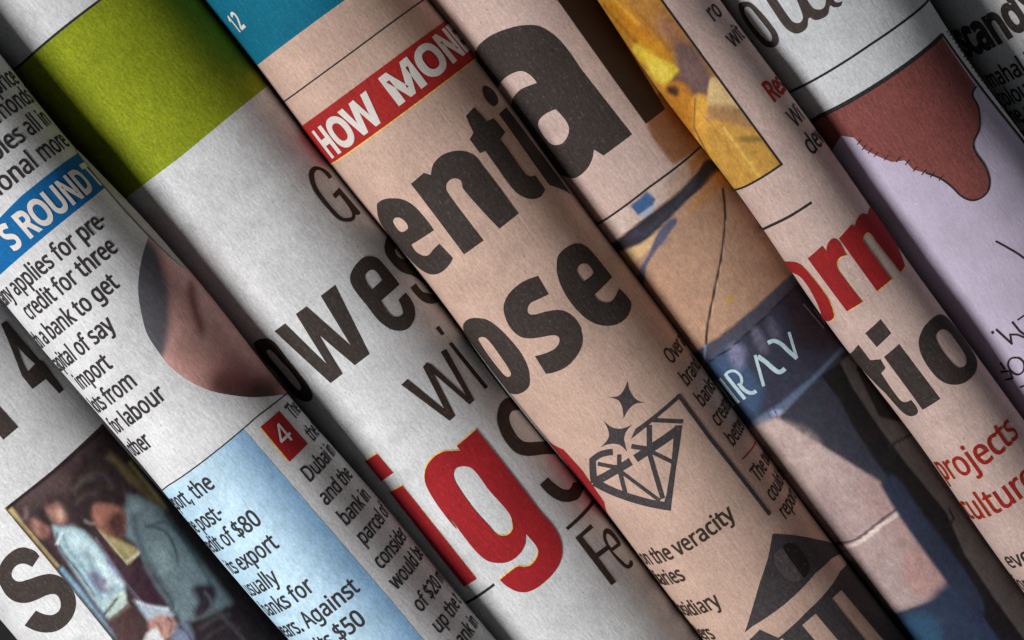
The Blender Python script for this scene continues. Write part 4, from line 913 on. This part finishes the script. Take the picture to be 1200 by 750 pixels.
px_print(r4, 'rule_line', [stroke('660,292 700,262.5', 5.5, w1=4.0), stroke('700,262.5 760,220 818,174.5 850,150', 2.4)], I_RULE, 1.5)
Z = (760, 390, 6)
let = [stroke('478,330 612,505', 17, Z), stroke('510,312 645,482', 22, Z), stroke('556,290 688,455', 25, Z), stroke('548,292 575,262 615,258 650,285 664,320 655,355 640,345', 19, Z, True), stroke('655,362 700,402 735,412 765,398', 26, Z, True), stroke('752,150 815,368', 22, Z),
       stroke('770,160 830,205 880,250 920,272 958,248', 31, Z, True), stroke('838,70 880,55 930,78 985,130 1042,180', 29, Z, True), stroke('985,-5 1040,178', 21, Z)]
px_print(r4, 'collar_lettering', let, ink('pale_cyan_ink', (180, 204, 212), 0.8, 1.2), 1.4, label='pale letters IRAV')
px_print(r4, 'collar_lettering', [stroke('850,100 990,270', 9, X), stroke('920,135 1000,245', 9, X)], ink('faint_grey_ink', (104, 98, 104)), 1.4)

# ================================================================== roll 5
PH5 = shape('640,-100 720,-90 775,0 915,192.5 863,223 800,262 640,0', poly=True)
R3 = (600, 0, 3.75)
lay = [
    (shape('380,0 520,0 700,200 720,300 640,260 480,160', R3, poly=True), (184, 126, 26), 8, .2), (shape('430,20 560,60 640,170 560,170 470,100', R3), (178, 112, 24), 10, .6), (shape('480,0 660,0 840,260 700,220 560,90', R3, poly=True), (170, 118, 56), 10, .5),
    (stroke('400,20 520,160 640,270', 10, R3), (120, 70, 20), 4, .5), (stroke('540,40 640,150 700,230', 10, R3), (132, 84, 34), 5, .5), (stroke('450,0 560,110', 12, R3), (226, 172, 60), 5, .5), (shape('640,60 760,160 800,260 700,200', R3), (150, 104, 80), 12, .5),
    (shape('740,180 880,330 860,430 760,420 730,340', R3), (112, 86, 82), 10), (shape('700,330 800,400 830,430 760,430', R3), (96, 66, 60), 8),
    (shape('535,200 640,250 730,300 715,330 660,372 600,300', R3), (206, 178, 52), 4, .2), (shape('600,270 700,310 660,365', R3), (226, 200, 80), 6, .5), (shape('670,380 740,360 800,430 810,560 780,580 690,460', R3), (190, 122, 36), 6, .3), (shape('680,385 720,380 730,420 690,410', R3), (70, 44, 28), 5),
    (shape('800,420 860,430 870,620 900,740 860,720 805,600 795,500', R3), (216, 160, 66), 4), (stroke('805,430 800,560 880,720', 6, R3), (110, 74, 36), 2), (shape('890,340 1000,470 870,465 858,430', R3), (216, 184, 130), 3), (shape('870,465 1010,480 1050,570 960,540 860,540', R3), (160, 122, 84), 6, .3),
    (shape('860,540 960,545 1060,580 1180,720 980,840 900,720', R3), (196, 148, 68), 5), (stroke('880,560 1060,800', 8, R3), (176, 122, 50), 4, .5), (stroke('930,560 1090,780', 8, R3), (228, 188, 100), 4, .5), (stroke('990,570 1120,750', 7, R3), (180, 130, 56), 3, .5), (shape('1000,600 1080,600 1100,620 1010,625', R3), (140, 110, 56), 3)]
px_print(r5, 'photograph', [PH5], photo_mat(), 0.6, gx=0.024, gy=0.022, paint=painter((180, 128, 50), lay, 0.26, 31, 0.7), label='orange and brown photo of autumn wood')
px_print(r5, 'photo_border', [stroke('740,-51 775,0 915.5,192.5 863,223 820,248', 2.4)], I_RULE, 1)
D5 = dict(em=0.30, cx=0.78, bold=0.014)
T(r5, 'text_line', [('ro', (837.5, 25.5), D5), ('wit', (860.5, 56), D5), ('Wi', (931, 151), D5), ('dev', (949.5, 183.5), dict(em=0.33, cx=0.78, bold=0.014))], I_SOFT, 1)
T(r5, 'text_heading', [('Res', (905, 121), dict(em=0.34, cx=0.74, bold=0.035))], I_DKRED, 1, 'dark red letters Re')
px_print(r5, 'rule_line', [stroke('870,280 896,268 924,254 950.5,237', 3.2, None, True)], I_RULE, 1)
Z = (910, 240, 6); Y = (880, 180, 3.75)
og = shape('918,306* 933,306.5 942,311 953,323 965,338 973,350 978,363 979,370 974,374 966,372* 964,362 953,340 942,325 935,320* 926,317*')
rg = shape('225,370* 320,285* 350,325* 358,275 380,243 405,238 440,262* 490,355* 455,362 428,388 425,420 445,470 605,680* 500,742*', Z)
ng = shape('435,235* 520,140* 545,165* 558,108 595,65 638,72* 650,20* 740,120* 900,430* 870,475* 700,260* 668,213 640,196 612,215 605,250* 805,525* 705,607*', Z)
px_print(r5, 'headline_lettering', shifted([og, rg, ng], 1.0, 0.6), I_YEL, 1, label='yellow fringe of the red letters')
px_print(r5, 'headline_lettering', [og, rg, ng], ink('crimson_ink', (146, 32, 34), 0.82, 1.2, (196, 62, 60)), 2, label='bold red headline letters orn')
Z = (980, 360, 6)
t5 = shape('1000.5,411* 1006.7,403* 1020,421.7* 1031.7,421* 1037.5,431.7* 1032.5,437.5* 1051,466 1058,472 1067,469.5* 1075,482 1072,487.5 1063,488 1053,480 1038,461.7* 1010,430* 996,414*')
i5 = [shape('205,180 310,85 385,185 285,280', Z, poly=True), shape('335,350 440,260 730,645 605,725', Z, poly=True)]
o5 = [shape('578,250 590,190 620,130 690,65 740,55 800,100 900,230 970,340 985,400 965,470 900,530 820,545 740,520 660,440 600,340', Z), shape('695,210 715,170 750,158 790,180 850,260 900,340 908,390 880,425 840,420 790,370 730,290', Z)]
px_print(r5, 'headline_lettering', [t5, o5] + i5, I_BLACK, 1, label='bold black headline letters tio')
pj = type_line(r5, 'projects', (1195, 509), em=0.455, cx=0.74, bold=0.012, right=True) + type_line(r5, 'culture', (1157.5, 604.5), em=0.455, cx=0.74, bold=0.012, at=2)
print_mesh(r5, 'text_heading', [[l + np.array((0.004, 0.004)) for l in g] for g in pj], I_YEL, 1)
print_mesh(r5, 'text_heading', pj, I_DKRED, 1.8, label='dark red words projects culture')
T(r5, 'text_line', [('every year', (1185, 664), D5), ('for the ne', (1194, 690), D5), ('he said', (1210, 725), D5)], I_SOFT, 1)

# ================================================================== roll 6
Z = (820, 0, 6)
o6 = [shape('275,30 310,10 360,15 430,80 510,180 550,250 550,310 510,335 460,325 380,240 300,120', Z), shape('315,60 345,45 390,90 460,180 505,250 500,290 470,285 400,210 330,110', Z)]
u6 = shape('420,-90* 490,-90* 535,-20 620,110 660,155 700,160 725,130 720,90 660,-60* 725,-60* 790,50 830,68 870,55 885,10 875,-30* 935,-30* 950,15 1000,10* 985,45 940,50 915,40 900,100 860,130 810,140 770,125 755,190 720,225 670,235 610,200 550,120', Z)
px_print(r6, 'headline_lettering', [o6, u6], ink('dark_ink', (70, 60, 58)), 1, label='rounded black handwritten letters')
px_print(r6, 'rule_line', [stroke('880,136 928,107 1020,52 1089,-1', 2.8)], I_RULE, 1)
LP = shape('880,188 960,135 1104,38 1200,169 1330,345 1330,640 1180,560', poly=True)
px_print(r6, 'cartoon_panel', [LP], ink('lilac_ink', (196, 184, 206), 0.9, 1.1, (216, 210, 224)), 0.6, label='lilac cartoon panel')
px_print(r6, 'panel_border', [stroke('880,190.5 960,137 1104.5,40.5', 5.0), stroke('1104,39 1200,170 1260,252', 2.4)], I_RULE, 1.8)
br = shape('900,176* 962,139* 1104,43* 1145,101* 1140,111 1146,124 1148,137 1147,152 1141,166 1142,176 1155,196 1160,213 1156,227 1142,235 1128,231 1114,218 1101,209 1085,203* 1070,199* 1060,188* 1045,190* 1030,184* 1013,176* 1000,162* 985,160* 960,200*')
px_print(r6, 'drip_shape', [br], ink('dull_red_ink', (132, 74, 70), 0.74, 1.3, (184, 118, 106)), 1.2, label='dull red brown drip shape')
hat = [stroke('%g,%g %g,%g' % (x, y, x + 5, y - 6), 1.3) for x, y in ((1004, 170), (1010, 176), (1017, 180), (1024, 184), (1036, 188), (1050, 190), (1061, 193), (1070, 201), (1080, 205), (1090, 208), (1100, 212))]
px_print(r6, 'shape_outline', [stroke('1145,101 1140,111 1146,124 1148,137 1147,152 1141,166 1142,176 1155,196 1160,213 1156,227 1142,235 1128,231 1114,218 1101,209 1085,203', 2.0, None, True), stroke('1167,283 1180,290 1192,297 1203,305', 2.0, None, True)] + hat, I_RULE, 2)
Z = (1130, 340, 5.36)
hw = [stroke('175,255 185,270', 16, Z), stroke('200,242 305,335', 13, Z), stroke('300,330 290,275 335,275 395,300', 11, Z), stroke('300,195 350,255 400,290', 12, Z), stroke('335,185 385,150', 11, Z), stroke('330,417 295,425 280,460 300,500 340,522 375,500 378,450 352,422 332,417', 11, Z, True), stroke('230,448 262,492', 11, Z), stroke('232,508 290,500 310,545 262,558', 11, Z), stroke('355,602 400,585', 11, Z)]
px_print(r6, 'speech_lettering', hw, I_RULE, 2, label='upside-down hand lettering')
dots = []
rs = random.Random(5)
for i in range(34):
    t = i / 33; x, y = 1111 + t * 112 + rs.uniform(-.5, .5), 35 + t * 155 + rs.uniform(-.8, .8)
    dots.append(stroke('%g,%g %g,%g' % (x, y, x + rs.uniform(.9, 1.7), y + rs.uniform(.8, 1.6)), rs.uniform(1.4, 2.2)))
px_print(r6, 'side_note', dots, I_SOFT, 1, label='row of tiny print along the panel edge')

# ================================================================== roll 7
T(r7, 'headline_lettering', [('scandal', (1167, 51.5), dict(em=0.62, cx=0.66, bold=0.05, at=3))], I_BLACK, 1, 'bold black letters cand')
K7 = dict(em=0.32, cx=0.72, bold=0.02)
T(r7, 'text_line', [('mahal is', (1181, 96), dict(at=2, **K7)), ('colours', (1188, 121), dict(at=2, **K7)), ('the end', (1196, 143), dict(at=2, **K7)), ('over it', (1207, 166), dict(at=1, **K7))], I_SOFT, 1)
